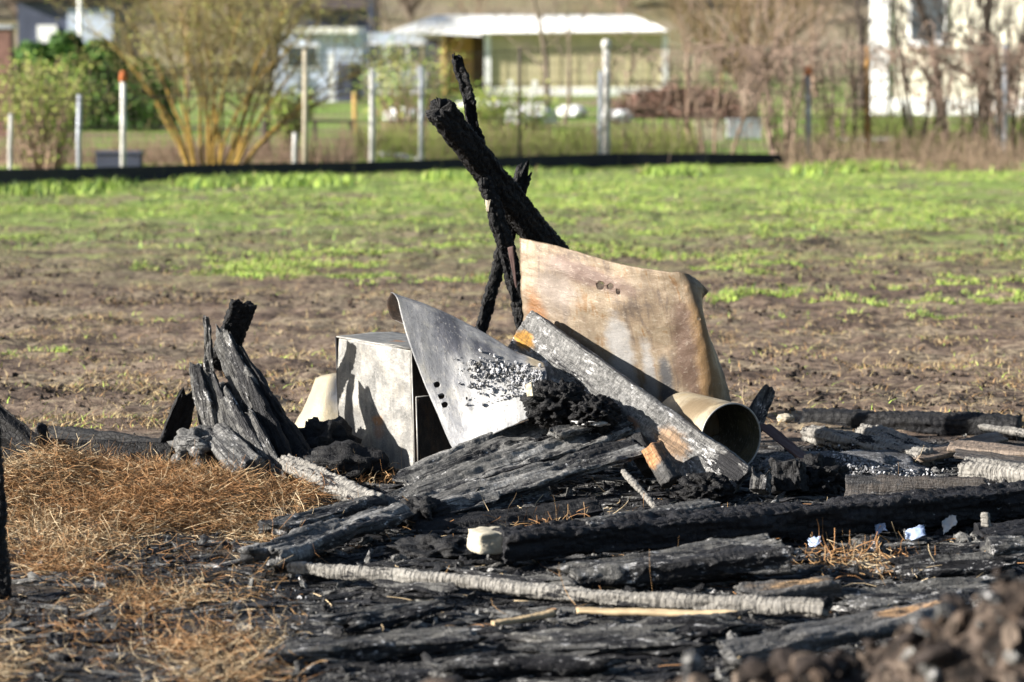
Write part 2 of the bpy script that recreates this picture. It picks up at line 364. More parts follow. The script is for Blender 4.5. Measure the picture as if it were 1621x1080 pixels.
# ------------------------------------------------------------------ mesh builders
def beam_mesh(name, L, w, t, seed, res=.009, p=5, crack=(.05, .03, .006), rough=.006, jag=(.03, .03), taper=(1, 1), bend=(0, 0), pf=14, tpow=1.0, knock=0.0, split=0.0):
    nl = int(np.clip(L / res, 12, 520)); npr = int(np.clip(2 * (w + t) / res, 16, 90))
    s = np.linspace(0, 1, npr, endpoint=False) * 2 * (w + t)
    y = np.where(s < w, s - w / 2, np.where(s < w + t, w / 2, np.where(s < 2 * w + t, w / 2 - (s - w - t), -w / 2)))
    z = np.where(s < w, -t / 2, np.where(s < w + t, -t / 2 + (s - w), np.where(s < 2 * w + t, t / 2, t / 2 - (s - 2 * w - t))))
    k = (np.abs(y / (w / 2)) ** p + np.abs(z / (t / 2)) ** p) ** (1 / p)
    y, z = y / k, z / k
    u = np.linspace(0, 1, nl)
    sc = [(.0, 0.0), (.0, .55)] + [(a, 1.0) for a in u] + [(1.0, .55), (1.0, 0.0)]
    U = np.array([a for a, b in sc])[:, None]; K = np.array([b for a, b in sc])[:, None]
    tp = taper[0] + (taper[1] - taper[0]) * U ** tpow
    yy = y[None] * K * tp; zz = z[None] * K * (0.4 + 0.6 * tp)
    o = seed * 7.31
    j0 = jag[0] * (0.5 + 0.5 * fbm(yy * pf * 1.6 + o, zz * pf + o, o=3, k=seed)) * 2
    j1 = jag[1] * (0.5 + 0.5 * fbm(yy * pf * 1.6 - o, zz * pf + o, o=3, k=seed + 5)) * 2
    xx = j0 + U * (L - j0 - j1)
    ny = np.sign(yy) * np.abs(yy / (w / 2)) ** (p - 1) / w; nz = np.sign(zz) * np.abs(zz / (t / 2)) ** (p - 1) / t
    nn = np.sqrt(ny ** 2 + nz ** 2) + 1e-6; ny, nz = ny / nn, nz / nn
    d = rough * fbm(xx * 9 + o, yy * 26, zz * 26 + o, o=4, k=seed) * 1.6 + rough * .7 * fbm(xx * 3 + o, yy * 50, zz * 50, o=2, k=seed + 3)
    if knock:
        d = d - knock * sstep(.12, .5, fbm(xx * 5 + o, yy * 9 + o, zz * 9, o=3, k=seed + 60))
    if crack[2] > 0:
        wob = .35 * fbm(xx * 20, yy * 20, zz * 20, o=2, k=seed + 8)
        f1, f2 = worley(xx / crack[0] + wob + o, yy / crack[1] + wob, zz / crack[1], k=seed * 3)
        d = d - crack[2] * (1 - sstep(0.02, .32, f2 - f1)) + crack[2] * .5 * (0.5 - f1)
    if split:
        sn = fbm(xx * 1.6 + o, yy * 34 + .6 * vnoise(xx * 5, yy * 3, k=seed), zz * 34, o=2, k=seed + 30)
        d = d - split * (1 - sstep(0, .07, np.abs(sn))) * sstep(-.2, .25, fbm(xx * 3, yy * 6, zz * 6 + o, o=2, k=seed + 31))
        st = fbm(xx * 1.3 - o, yy * 13, zz * 13, o=3, k=seed + 33)
        d = d + split * 1.1 * np.floor(st * 4) / 2
    d = d * np.where(K < 1, .0, 1.0)
    yy = yy + ny * d; zz = zz + nz * d
    yy = yy + bend[0] * np.sin(U * math.pi) + .012 * L * fbm(U * 3 + o, U * 0 + o, o=2, k=seed + 2) * .5
    zz = zz + bend[1] * np.sin(U * math.pi) + .010 * L * fbm(U * 3 - o, U * 0 + o, o=2, k=seed + 4) * .5
    nr = len(sc)
    v = np.stack([xx, yy, zz], -1).reshape(-1, 3)
    r, c = np.meshgrid(np.arange(nr - 1), np.arange(npr), indexing='ij')
    a = (r * npr + c).ravel(); b = (r * npr + (c + 1) % npr).ravel()
    return npmesh(name, v, np.stack([a, b, b + npr, a + npr], 1))
SEED = [1]
def board(name, label, cat, p0, p1, w, t, n, mat, group=None, parent=None, **kw):
    SEED[0] += 1
    Mx, L = frame(p0, p1, n)
    o = link(name, beam_mesh(name, L, w, t, SEED[0], **kw), None, mat)
    if parent:
        o.parent = parent; o.matrix_basis = parent.matrix_basis.inverted() @ Mx
    else: o.matrix_world = Mx
    return tag(o, label, cat, group)

def ico(sub):
    bm = bmesh.new(); bmesh.ops.create_icosphere(bm, subdivisions=sub, radius=1)
    v = np.array([x.co[:] for x in bm.verts]); f = np.array([[y.index for y in x.verts] for x in bm.faces]); bm.free(); return v, f
def rock_mesh(name, size, seed, sub=4, amp=.35, ridged=False, freq=1.6, box=.0):
    v, f = ico(sub)
    if box: 
        m = np.abs(v).max(1, keepdims=True); v = v * (1 - box) + v / m * box
    o = seed * 3.7
    n = fbm(v[:, 0] * freq + o, v[:, 1] * freq, v[:, 2] * freq + o, o=5, k=seed)
    if ridged: n = .5 - 2 * np.abs(n)
    n2 = fbm(v[:, 0] * 6 + o, v[:, 1] * 6, v[:, 2] * 6, o=3, k=seed + 9)
    v = v * (1 + amp * n + amp * .25 * n2)[:, None] * np.array(size)
    return npmesh(name, v, f, smooth=False if sub < 3 else True)
def rock(name, label, cat, loc, size, mat, rz=0, group=None, **kw):
    SEED[0] += 1
    o = link(name, rock_mesh(name, size, SEED[0], **kw), None, mat)
    o.location = loc; o.rotation_euler = (0, 0, rz)
    return tag(o, label, cat, group)

def catmull(A, n):
    """A (k,...) control points -> n samples along axis 0"""
    A = np.asarray(A, float); k = len(A)
    t = np.linspace(0, k - 1, n); i = np.clip(np.floor(t).astype(int), 0, k - 2); f = (t - i).reshape(-1, *([1] * (A.ndim - 1)))
    g = lambda j: A[np.clip(j, 0, k - 1)]
    p0 = np.where((i - 1 < 0).reshape(f.shape), 2 * A[0] - A[1], g(i - 1)); p3 = np.where((i + 2 > k - 1).reshape(f.shape), 2 * A[-1] - A[-2], g(i + 2))
    p1, p2 = g(i), g(i + 1)
    return .5 * (2 * p1 + (p2 - p0) * f + (2 * p0 - 5 * p1 + 4 * p2 - p3) * f ** 2 + (3 * p1 - p0 - 3 * p2 + p3) * f ** 3)
def sheet(name, ctrl, nu, nv, mat, thick=.003, dent=.004, seed=1, holes=(), parent=None, edge=0.0, back=None):
    """ctrl rows x cols x 3 (rows bottom to top); holes = (u, v, radius)"""
    C = catmull(np.array(ctrl, float), nv); C = catmull(C.transpose(1, 0, 2), nu).transpose(1, 0, 2)
    du = np.gradient(C, axis=1); dv = np.gradient(C, axis=0); N = np.cross(du, dv); N /= np.linalg.norm(N, axis=-1, keepdims=True) + 1e-9
    uu, vv = np.meshgrid(np.linspace(0, 1, nu), np.linspace(0, 1, nv))
    C = C + N * (dent * 2 * fbm(uu * 4 + seed, vv * 4, o=4, k=seed))[..., None]
    if edge:
        e = edge * fbm(uu * 14, vv * 14 + seed, o=3, k=seed + 4) * np.maximum.reduce([1 - uu / .03, 1 - vv / .03, 1 - (1 - uu) / .03, 1 - (1 - vv) / .03, np.zeros_like(uu)])
        C = C + (C.mean((0, 1)) - C) * np.abs(e)[..., None]
    org = C.reshape(-1, 3).copy(); org = np.array([org[:, 0].mean(), org[:, 1].mean(), org[:, 2].min()])
    A = (C - org).reshape(-1, 3); B = (C - N * thick - org).reshape(-1, 3)
    i = (np.arange(nv - 1)[:, None] * nu + np.arange(nu - 1)).ravel(); n = nu * nv
    f = [np.stack([i, i + 1, i + nu + 1, i + nu], 1), np.stack([i + n, i + nu + n, i + nu + 1 + n, i + 1 + n], 1)]
    loop = np.concatenate([np.arange(nu), np.arange(1, nv) * nu + nu - 1, (nv - 1) * nu + np.arange(nu - 2, -1, -1), np.arange(nv - 2, 0, -1) * nu])
    l2 = np.roll(loop, -1); f.append(np.stack([loop, loop + n, l2 + n, l2], 1))
    uv = np.stack([uu, vv], -1).reshape(-1, 2)
    mi = None
    if back:
        mi = np.concatenate([np.zeros(len(f[0])), np.ones(len(f[1])), np.zeros(len(f[2]))])
    me = npmesh(name, np.concatenate([A, B]), f, uv=np.concatenate([uv, uv]), mi=mi)
    o = link(name, me, parent, [mat] + ([back] if back else [])); o.location = org
    if parent: o.location = Vector(org) - Vector(parent.location)
    if holes:
        bpy.context.view_layer.update()
        bm = bmesh.new()
        for (hu, hv, r) in holes:
            a, b = int(hv * (nv - 1)), int(hu * (nu - 1)); c = C[a, b]; nrm = Vector(N[a, b])
            q = nrm.to_track_quat('Z', 'Y').to_matrix().to_4x4(); q.translation = Vector(c)
            bmesh.ops.create_cone(bm, cap_ends=True, segments=16, radius1=r, radius2=r, depth=.05, matrix=q)
        cm = bpy.data.meshes.new('cutter'); bm.to_mesh(cm); bm.free()
        co = bpy.data.objects.new('cutter', cm); COL.objects.link(co)
        md = o.modifiers.new('b', 'BOOLEAN'); md.operation = 'DIFFERENCE'; md.object = co; md.solver = 'EXACT'
        dg = bpy.context.evaluated_depsgraph_get()
        nm = bpy.data.meshes.new_from_object(o.evaluated_get(dg)); o.modifiers.clear(); o.data = nm; nm.name = name
        bpy.data.objects.remove(co); bpy.data.meshes.remove(cm)
    return o, C

def tube_mesh(name, pts, radii, sides=8, caps=True):
    pts = np.asarray(pts, float); n = len(pts); radii = np.broadcast_to(np.asarray(radii, float), (n,))
    T = np.gradient(pts, axis=0); T /= np.linalg.norm(T, axis=1, keepdims=True)
    ref = np.array([0, 0, 1.0]) if abs(T[0, 2]) < .9 else np.array([1.0, 0, 0])
    A = np.cross(T, ref); A /= np.linalg.norm(A, axis=1, keepdims=True); B = np.cross(T, A)
    an = np.linspace(0, 2 * math.pi, sides, endpoint=False)
    v = pts[:, None] + radii[:, None, None] * (np.cos(an)[None, :, None] * A[:, None] + np.sin(an)[None, :, None] * B[:, None])
    r, c = np.meshgrid(np.arange(n - 1), np.arange(sides), indexing='ij'); a = (r * sides + c).ravel(); b = (r * sides + (c + 1) % sides).ravel()
    f = [np.stack([a, a + sides, b + sides, b], 1)]
    if caps: f.append(np.arange(sides)[None]); f.append(((n - 1) * sides + np.arange(sides)[::-1])[None])
    return npmesh(name, v.reshape(-1, 3), f)
def sticks(P0, P1, r0, r1, sides=4):
    """many straight tapered sticks -> verts, quads"""
    P0 = np.asarray(P0, float); P1 = np.asarray(P1, float); n = len(P0)
    r0 = np.broadcast_to(r0, (n,)); r1 = np.broadcast_to(r1, (n,))
    T = P1 - P0; T /= np.linalg.norm(T, axis=1, keepdims=True) + 1e-9
    ref = np.where(np.abs(T[:, 2:3]) < .9, [[0, 0, 1.0]], [[1.0, 0, 0]])
    A = np.cross(T, ref); A /= np.linalg.norm(A, axis=1, keepdims=True) + 1e-9; B = np.cross(T, A)
    an = np.linspace(0, 2 * math.pi, sides, endpoint=False)
    ring = np.cos(an)[None, :, None] * A[:, None] + np.sin(an)[None, :, None] * B[:, None]
    v = np.concatenate([P0[:, None] + ring * r0[:, None, None], P1[:, None] + ring * r1[:, None, None]], 1)
    b = np.arange(n)[:, None] * (2 * sides); j = np.arange(sides); jn = (j + 1) % sides
    f = np.stack([b + j, b + j + sides, b + jn + sides, b + jn], -1).reshape(-1, 4)
    return v.reshape(-1, 3), f
def leaves(C, size, rng, up=.3):
    C = np.asarray(C, float); n = len(C)
    a = rng.normal(size=(n, 3)); a[:, 2] = a[:, 2] * .7 + up; a /= np.linalg.norm(a, axis=1, keepdims=True)
    b = np.cross(a, rng.normal(size=(n, 3))); b /= np.linalg.norm(b, axis=1, keepdims=True) + 1e-9
    s = size * rng.uniform(.6, 1.3, (n, 1))
    v = np.stack([C - b * s * .38, C + a * s * .7, C + b * s * .38, C - a * s * .55], 1)
    i = np.arange(n)[:, None] * 4
    return v.reshape(-1, 3), np.concatenate([i, i + 1, i + 2, i + 3], 1)
def boxes_mesh(name, lst):
    """lst of (cx,cy,cz,sx,sy,sz)"""
    q = np.array([[x, y, z] for x in (-.5, .5) for y in (-.5, .5) for z in (-.5, .5)])
    f = np.array([[0, 1, 3, 2], [4, 6, 7, 5], [0, 4, 5, 1], [2, 3, 7, 6], [0, 2, 6, 4], [1, 5, 7, 3]])
    v = np.concatenate([q * np.array(b[3:]) + np.array(b[:3]) for b in lst])
    return npmesh(name, v, np.concatenate([f + 8 * i for i in range(len(lst))]), smooth=False)
def box(name, lst, mat, parent=None, loc=None):
    if not isinstance(lst, list): lst = [lst]
    o = link(name, boxes_mesh(name, lst), parent, mat)
    if loc is not None: o.location = loc
    return o

# ------------------------------------------------------------------ metal pieces of the heap
rng = np.random.default_rng(7)
# galvanised cabinet
TL, TR, BR, BL = P(533, 533, 13.30), P(650, 553, 12.99), P(656, 750, 12.90), P(541, 742, 13.22)
BK = Vector((.25, .24, -.005))
cab = empty('metal_cabinet', (TL + TR + BR + BL) / 4 - Vector((0, 0, .28)))
tag(cab, 'sooty grey sheet metal cabinet standing upright beside the curled sheet', 'metal cabinet')
lerp = lambda a, b, t: a + (b - a) * t
sheet('front_panel', [[BL, lerp(BL, BR, .5), BR], [lerp(BL, TL, .5), lerp(lerp(BL, BR, .5), lerp(TL, TR, .5), .5) + Vector((-.006, -.006, 0)), lerp(BR, TR, .5)], [TL, lerp(TL, TR, .5), TR]], 40, 44, M['box_sheet'], .003, .006, 3, parent=cab)
up = Vector((0, 0, .004))
sheet('top_panel', [[TL + up, TR + up], [TL + BK + up, TR + BK + up]], 14, 14, M['box_sheet'], .003, .003, 4, parent=cab)
e = Vector((.004, -.004, 0))
sheet('side_panel', [[BR + e, BR + BK + e], [TR + e, TR + BK + e]], 10, 20, M['shaded_rust'], .003, .003, 5, parent=cab)
sheet('back_panel', [[BR + BK, BL + BK], [TR + BK, TL + BK]], 8, 14, M['shaded_rust'], .003, .002, 6, parent=cab)
sheet('side_panel', [[BL + BK, BL - e], [TL + BK, TL - e]], 8, 14, M['shaded_rust'], .003, .002, 6, parent=cab)
def tube_on(name, pts, r, mat, parent, sides=6):
    o = link(name, tube_mesh(name, pts, r, sides), parent, mat)
    if parent: o.location = -Vector(parent.location)
    return o
M['dark_edge'] = mat_plain('dark rusted steel edge', (.03, .027, .026), .4, 30, .6, .3)
M['steel_edge'] = mat_plain('dull steel edge', (.30, .29, .27), .3, 30, .5, .3, .3)
tube_on('corner_edge', [TL + Vector((-.004, 0, 0)), BL + Vector((-.004, 0, 0))], .005, M['dark_edge'], cab)
tube_on('corner_edge', [TR + Vector((.004, -.006, 0)), BR + Vector((.004, -.006, 0))], .004, M['steel_edge'], cab)
tube_on('top_rim', [TL + Vector((0, -.004, 0)), TR + Vector((0, -.004, 0))], .0035, M['steel_edge'], cab)
d0, d1, d2, d3 = [q + Vector((.02, -.03, 0)) for q in (BR, BR + BK * .75, lerp(BR, TR, .62) + BK * .75, lerp(BR, TR, .62))]
dp, _ = sheet('door', [[d0, d1], [d3, d2]], 12, 14, M['shaded_rust'], .004, .004, 8, parent=cab)
for a, b in ((d0, d3), (d3, d2), (d0, d1)):
    tube_on('door_rim', [a, b], .004, M['steel_edge'], cab)

# pale curved sheet behind the cabinet
sheet0, _ = sheet('curved_sheet', [[P(455, 695, 13.6), P(500, 705, 13.45), P(560, 715, 13.4)], [P(478, 648, 13.65), P(505, 650, 13.5), P(560, 650, 13.5)], [P(500, 598, 13.75), P(525, 592, 13.65), P(560, 590, 13.7)]], 24, 24, M['cream_sheet'], .003, .004, 2)
tag(sheet0, 'cream curved sheet metal leaning low behind the grey cabinet', 'sheet metal')

# galvanised sheet with the curled corner
def gpt(px, py, D): return P(px, py, D)
base = [(722, 722, 12.66), (745, 705, 12.62), (785, 685, 12.58), (830, 665, 12.56), (866, 640, 12.58)]
mid1 = [(697, 668, 12.74), (735, 650, 12.72), (780, 635, 12.70), (830, 620, 12.68), (866, 607, 12.68)]
mid2 = [(670, 604, 12.83), (715, 592, 12.83), (765, 588, 12.80), (820, 590, 12.77), (866, 592, 12.74)]
mid3 = [(643, 530, 12.90), (695, 530, 12.90), (752, 550, 12.87), (815, 572, 12.83), (864, 582, 12.78)]
top = [(627, 470, 12.96), (684, 489, 12.95), (748, 518, 12.92), (815, 556, 12.87), (862, 576, 12.82)]
def curl(dx, dy, dD, fade):
    return [(a + dx * k, b + dy * k, d + dD * k) for (a, b, d), k in zip(top, fade)]
fd = (1, .8, .55, .3, .15)
rows = [base, mid1, mid2, mid3, top, curl(-9, -6, .05, fd), curl(-15, 12, .12, fd), curl(-6, 34, .15, fd), curl(14, 44, .12, fd)]
gs, GC = sheet('curled_sheet', [[gpt(*q) for q in r] for r in rows], 70, 110, M['grey_sheet'], .0025, .006, 11, edge=.012, back=M['shaded_rust'],  # dark back face paints the shade inside the roll
               holes=[(.11, .235, .0145), (.115, .198, .0145), (.105, .168, .0145)])
tag(gs, 'grey galvanised sheet with rolled corner, three holes and white ash', 'sheet metal')

# big tan sheet
rows = [[(834, 590, 13.25), (915, 640, 13.08), (1010, 690, 12.95), (1090, 700, 12.86), (1135, 690, 12.84), (1164, 660, 12.92)],
        [(828, 520, 13.27), (907, 560, 13.1), (1003, 590, 12.97), (1080, 590, 12.87), (1126, 575, 12.84), (1142, 577, 12.96)],
        [(823, 445, 13.3), (896, 470, 13.14), (986, 495, 13.0), (1068, 500, 12.89), (1108, 490, 12.86), (1113, 487, 13.02)],
        [(821, 376, 13.35), (890, 391, 13.2), (975, 416, 13.04), (1050, 429, 12.92), (1090, 434, 12.90), (1119, 460, 13.05)]]
bs, BC = sheet('bent_sheet', [[P(*q) for q in r] for r in rows], 110, 80, M['rust_sheet'], .003, .0075, 17, edge=.012,
               holes=[(.335, .82, .019), (.37, .825, .0145), (.40, .81, .012), (.77, .62, .007)])
tag(bs, 'large tan rusty sheet metal leaning upright behind the diagonal beam', 'sheet metal')

# pipe
pc = P(1157, 694, 12.50); ax = Vector((-.24, .40, .012)).normalized(); R0 = .160
def pipe():
    n = 48; an = np.linspace(0, 2 * math.pi, n + 1); Lp = .38
    Mx, _ = frame(pc, pc + ax, (0, 0, 1)); ys = np.linspace(0, Lp, 14)
    aa, ll = np.meshgrid(an, ys); wob = 1 + .018 * np.sin(2 * aa + 1.0) + .02 * fbm(np.cos(aa) * 2, np.sin(aa) * 2, ll * 4, o=2, k=5)
    def shell(r): return np.stack([ll, r * wob * np.cos(aa), r * wob * np.sin(aa)], -1).reshape(-1, 3)
    m = n + 1; i = (np.arange(13)[:, None] * m + np.arange(n)).ravel(); N = 14 * m
    A, B = shell(R0), shell(R0 - .004)
    j = np.arange(n)
    f = [np.stack([i, i + 1, i + m + 1, i + m], 1)[:, ::-1], np.stack([i, i + m, i + m + 1, i + 1], 1)[:, ::-1] + N,
         np.stack([j, j + 1, j + 1 + N, j + N], 1)]
    mi = np.concatenate([np.zeros(len(f[0])), np.ones(len(f[1])), np.zeros(len(f[2]))])
    uv = np.stack([aa / 6.28, ll / Lp], -1).reshape(-1, 2)
    root = empty('metal_pipe', pc - Vector((0, 0, R0)))
    tag(root, 'wide cream coloured metal pipe lying with its dark open end forward', 'pipe')
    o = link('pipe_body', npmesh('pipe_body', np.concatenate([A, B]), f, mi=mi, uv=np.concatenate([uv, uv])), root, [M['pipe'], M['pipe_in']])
    o.matrix_basis = root.matrix_basis.inverted() @ Mx
    rim = [Mx @ Vector((0, (R0 - .002) * (1 + .018 * math.sin(2 * a + 1)) * math.cos(a), (R0 - .002) * (1 + .018 * math.sin(2 * a + 1)) * math.sin(a))) for a in an]
    tube_on('rim', rim, .0042, M['steel_edge'], root, 6)
pipe()

# ------------------------------------------------------------------ standing charred posts
K3 = dict(crack=(.034, .030, .0065), rough=.009, p=4, res=.007, pf=30)
board('charred_post', 'thick black charred timber post leaning left above the tan sheet', 'charred timber', P(1020, 590, 14.6), P(684, 156, 13.2), .146, .13, (.2, -1, .2), M['char_post'], jag=(.02, .07), taper=(1, .90), **K3)
board('charred_post', 'tallest thin black charred post rising steeply behind the thick one', 'charred timber', P(878, 705, 13.65), P(720, 76, 13.40), .118, .09, (.2, -1, 0), M['char_post'], jag=(.02, .04), taper=(1, .52), knock=.02, **K3)
board('charred_post', 'narrow black charred batten leaning right, crossing behind the two posts', 'charred timber', P(712, 706, 13.75), P(839, 244, 13.85), .078, .045, (.35, -1, 0), M['char_post'], jag=(.02, .09), taper=(.75, 1.05), knock=.012, **K3)
board('rusty_strip', 'narrow rust brown pointed strip hanging at the left edge of tan sheet', 'metal strip', P(808, 385, 13.34), P(818, 462, 13.33), .03, .012, (-.4, -1, 0), M['rust_strip'], jag=(.02, .02), taper=(1, .3), crack=(.05, .05, .001))
board('ash_flake', 'small pale flake hanging on the left side of the thick post', 'ash flake', P(772, 312, 13.3), P(772, 338, 13.3), .035, .01, (-.5, -1, .2), M['pale_wood'], jag=(.01, .01), taper=(1, .35), crack=(.01, .01, .002), res=.004)

# diagonal beam
M['char_diag'] = mat_char('flaking grey scorched beam', (.02, .02, .02), (.14, .137, .132), (.31, .303, .293), .43, .56, scale=46, stretch=1, cracks=.15, fleck=1.1, bare=.2,
    patches=[((.08, -.015, .03), (.075, .045, .1), (.45, .23, .04)), ((1.06, .0, .05), (.12, .07, .1), (.30, .20, .125)), ((.83, -.03, .05), (.05, .03, .1), (.45, .27, .18))], rough=.7, spec=.3)
board('diagonal_beam', 'flaking grey scorched beam lying diagonally against the tan sheet', 'wooden beam', P(820, 524, 13.14), P(1176, 780, 12.20), .222, .07, (-.55, -.8, .25), M['char_diag'], res=.0075, crack=(.03, .028, .0), rough=.006, p=9, jag=(.02, .03), knock=.004)

# ------------------------------------------------------------------ charred stump cluster on the left
KB = dict(split=.009, crack=(.12, .03, .001), rough=.010, p=5, res=.0075, pf=24, knock=.008)
cs = 'charred board'
nf = (-.55, -.8, .25)
board('charred_slab', 'blunt black slab sticking out at the top of the stump', cs, P(348, 590, 13.16), P(388, 470, 13.1), .128, .05, (.35, -.9, 0), M['char_post'], jag=(.02, .03), crack=(.03, .03, .006), rough=.008, res=.0075, pf=30)
board('charred_slab', 'thin pointed slab at the tip of the charred stump', cs, P(338, 660, 13.03), P(325, 484, 13.06), .085, .03, nf, M['char_grey2'], jag=(.02, .05), taper=(1, .45), **KB)
board('charred_slab', 'tall broad slab forming the right flank of the stump', cs, P(432, 705, 12.82), P(336, 500, 13.03), .17, .05, nf, M['char_grey2'], jag=(.02, .10), taper=(1, .62), **KB)
board('charred_slab', 'long dark ridge board running down the right side of the stump', cs, P(492, 742, 12.70), P(366, 540, 12.99), .085, .06, (-.3, -.8, .4), M['char_black'], jag=(.02, .05), taper=(1, .7), **KB)
board('charred_slab', 'jagged grey brown slab at the front left of the stump', cs, P(338, 712, 12.85), P(304, 554, 12.95), .118, .04, nf, M['char_grey2'], jag=(.02, .09), taper=(1.1, .6), **KB)
board('charred_slab', 'black ash edged slab leaning at the far left of the stump', cs, P(268, 716, 13.25), P(301, 606, 13.2), .135, .04, (.5, -.85, .1), M['char_black'], jag=(.02, .06), taper=(1, .75), **KB)
board('charred_slab', 'slab with pale edge halfway down the front of the stump', cs, P(428, 762, 12.48), P(348, 610, 12.86), .10, .05, (-.5, -.7, .4), M['char_grey2'], jag=(.03, .07), taper=(1, .7), **KB)
board('charred_slab', 'narrow slab between the short log and the ridge board', cs, P(452, 770, 12.42), P(386, 640, 12.78), .075, .05, (-.4, -.7, .4), M['char_grey2'], jag=(.03, .06), taper=(1, .8), **KB)
rock('charred_mass', 'rough charred core between the slabs of the stump', 'charred wood', P(372, 690, 12.98), (.13, .10, .20), M['char_grey2'], sub=5, amp=.7, ridged=True, freq=2.5)
board('charred_slab', 'splintered slab leaning between the thin tip and the front left slab', cs, P(378, 720, 12.75), P(318, 560, 12.98), .13, .04, nf, M['char_grey2'], jag=(.02, .12), taper=(1.1, .5), **KB)
board('charred_slab', 'dark broken slab in the hollow of the right stump flank', cs, P(462, 752, 12.6), P(388, 590, 12.9), .10, .05, (-.4, -.8, .4), M['char_black'], jag=(.02, .10), taper=(1.1, .5), **KB)
board('charred_log', 'short thick grey log with black end below the stump', 'charred log', P(335, 684, 12.80), P(402, 752, 12.42), .155, .12, (-.35, -.5, .8), M['char_grey'], jag=(.04, .02), taper=(.8, 1), crack=(.03, .03, .002), rough=.008, res=.0075)
board('charred_log', 'ribbed grey log running from stump down to the fallen boards', 'charred log', P(447, 728, 12.55), P(598, 806, 11.85), .10, .09, (-.2, -.5, .8), M['char_pole'], jag=(.03, .02), taper=(.8, 1.1), crack=(.022, .035, .005), rough=.010, p=3, knock=.008, res=.0065)
board('charred_log', 'dark split log lying between the stump and the cabinet', 'charred log', P(438, 672, 12.95), P(512, 770, 12.5), .08, .08, (-.3, -.6, .7), M['char_black'], jag=(.03, .02), crack=(.02, .05, .005), rough=.008, p=3, res=.0075)
rock('ash_lump', 'grey ash lump at the left foot of the stump', 'ash lump', P(312, 712, 12.75), (.11, .12, .09), M['char_grey'], amp=.6, ridged=True)
rock('charcoal_lump', 'black charcoal lump in front of the cream curved sheet', 'charcoal', P(515, 715, 12.95), (.13, .12, .13), M['char_black'], amp=.7, ridged=True)
rock('charcoal_lump', 'black charcoal lump between the ribbed log and the cabinet', 'charcoal', P(545, 740, 12.65), (.17, .12, .09), M['char_black'], amp=.7, ridged=True)

# ------------------------------------------------------------------ sloping charred boards in the middle
nk = (-.22, -.55, .8)
KS = dict(split=.014, crack=(.12, .03, .001), rough=.011, p=6, res=.0075, pf=16, knock=.010)
board('charred_board', 'uppermost grey charred board along the foot of the curled sheet', cs, P(622, 772, 12.28), P(985, 638, 12.86), .18, .04, nk, M['char_grey'], jag=(.06, .08), **KS)
board('charred_board', 'grey charred board just below the topmost one of the slope', cs, P(570, 812, 11.93), P(1012, 668, 12.62), .135, .05, nk, M['char_grey'], jag=(.07, .08), **KS)
board('charred_board', 'broad grey charred board whose broken end overhangs the dark hollow', cs, P(520, 850, 11.62), P(1036, 705, 12.42), .15, .055, nk, M['char_grey'], jag=(.06, .07), **KS)
board('charred_board', 'lowest board of the slope with torn black underside', cs, P(590, 860, 11.55), P(900, 770, 12.2), .13, .05, nk, M['char_grey2'], jag=(.06, .10), **KS)
board('charred_board', 'cracked board bridging the lower left of the slope and the tongue', cs, P(455, 872, 11.3), P(800, 778, 12.0), .15, .05, (-.2, -.5, .85), M['char_grey'], jag=(.10, .10), **KS)
board('charred_board', 'short ashy board piece lying on the upper end of the slope', cs, P(868, 690, 12.42), P(985, 655, 12.62), .09, .04, (-.2, -.4, .9), M['char_grey'], jag=(.04, .04), **KS)
board('charred_board', 'flat grey board tongue pointing left below the slope', cs, G(395, 890, .05), G(640, 806, .07), .16, .06, (-.1, -.35, .95), M['char_grey'], jag=(.09, .05), **KS)
board('charred_board', 'grey crusty board behind the tongue, ending in the hay', cs, G(412, 842, .05), G(602, 792, .07), .13, .06, (-.1, -.35, .95), M['char_grey2'], jag=(.06, .05), **KS)
board('charred_board', 'dark board low in the hollow under the slope', cs, P(640, 850, 11.35), P(960, 800, 11.75), .14, .05, (0, -.4, .9), M['char_black'], jag=(.06, .05), **KS)
M['char_orange_end'] = mat_char('charred block with raw orange side', (.01, .01, .01), (.04, .038, .036), (.14, .13, .125), .4, .65, patches=[((.03, -.01, .03), (.09, .08, .09), (.40, .20, .08))])
board('charred_block', 'small charred block with raw orange side under the diagonal beam', 'wood block', P(1030, 705, 12.32), P(1066, 770, 12.2), .085, .08, (-.8, -.6, .1), M['char_orange_end'], jag=(.01, .02), crack=(.03, .03, .002), res=.007)
board('charred_block', 'black block beside the broken end of the sloping boards', 'wood block', P(1002, 690, 12.5), P(1035, 752, 12.35), .09, .08, (-.2, -.9, .2), M['char_black'], jag=(.02, .02), crack=(.03, .03, .004), res=.008)
board('charred_stick', 'thin pale crackled stick slanting out of the dark hollow', 'charred stick', P(985, 745, 12.15), P(1045, 812, 11.85), .028, .026, (0, -.5, .8), M['char_pole'], jag=(.01, .01), crack=(.012, .012, .004), p=2.2, res=.005)
rock('charcoal_heap', 'crumpled black charcoal heap on the slope against the diagonal beam', 'charcoal', P(880, 640, 12.62), (.115, .10, .085), M['char_post'], sub=5, amp=.8, ridged=True, freq=3.2)
rock('charcoal_heap', 'lower crumbling charcoal mass beside the diagonal beam', 'charcoal', P(940, 655, 12.55), (.09, .10, .065), M['char_post'], sub=5, amp=.8, ridged=True, freq=3.4)
board('ash_strip', 'short pale upright strip at the edge of the charcoal heap', 'ash flake', P(840, 632, 12.5), P(836, 598, 12.52), .035, .008, (-.5, -.8, .2), M['cream_sheet'], jag=(.01, .02), crack=(.02, .02, .001), res=.004)
rock('ash_lump', 'bright white ash lump on top of the sloping boards', 'ash lump', P(938, 668, 12.5), (.07, .05, .018), mat_plain('white ash', (.36, .355, .35), .35, 14, .95, .05), amp=.7, ridged=True)

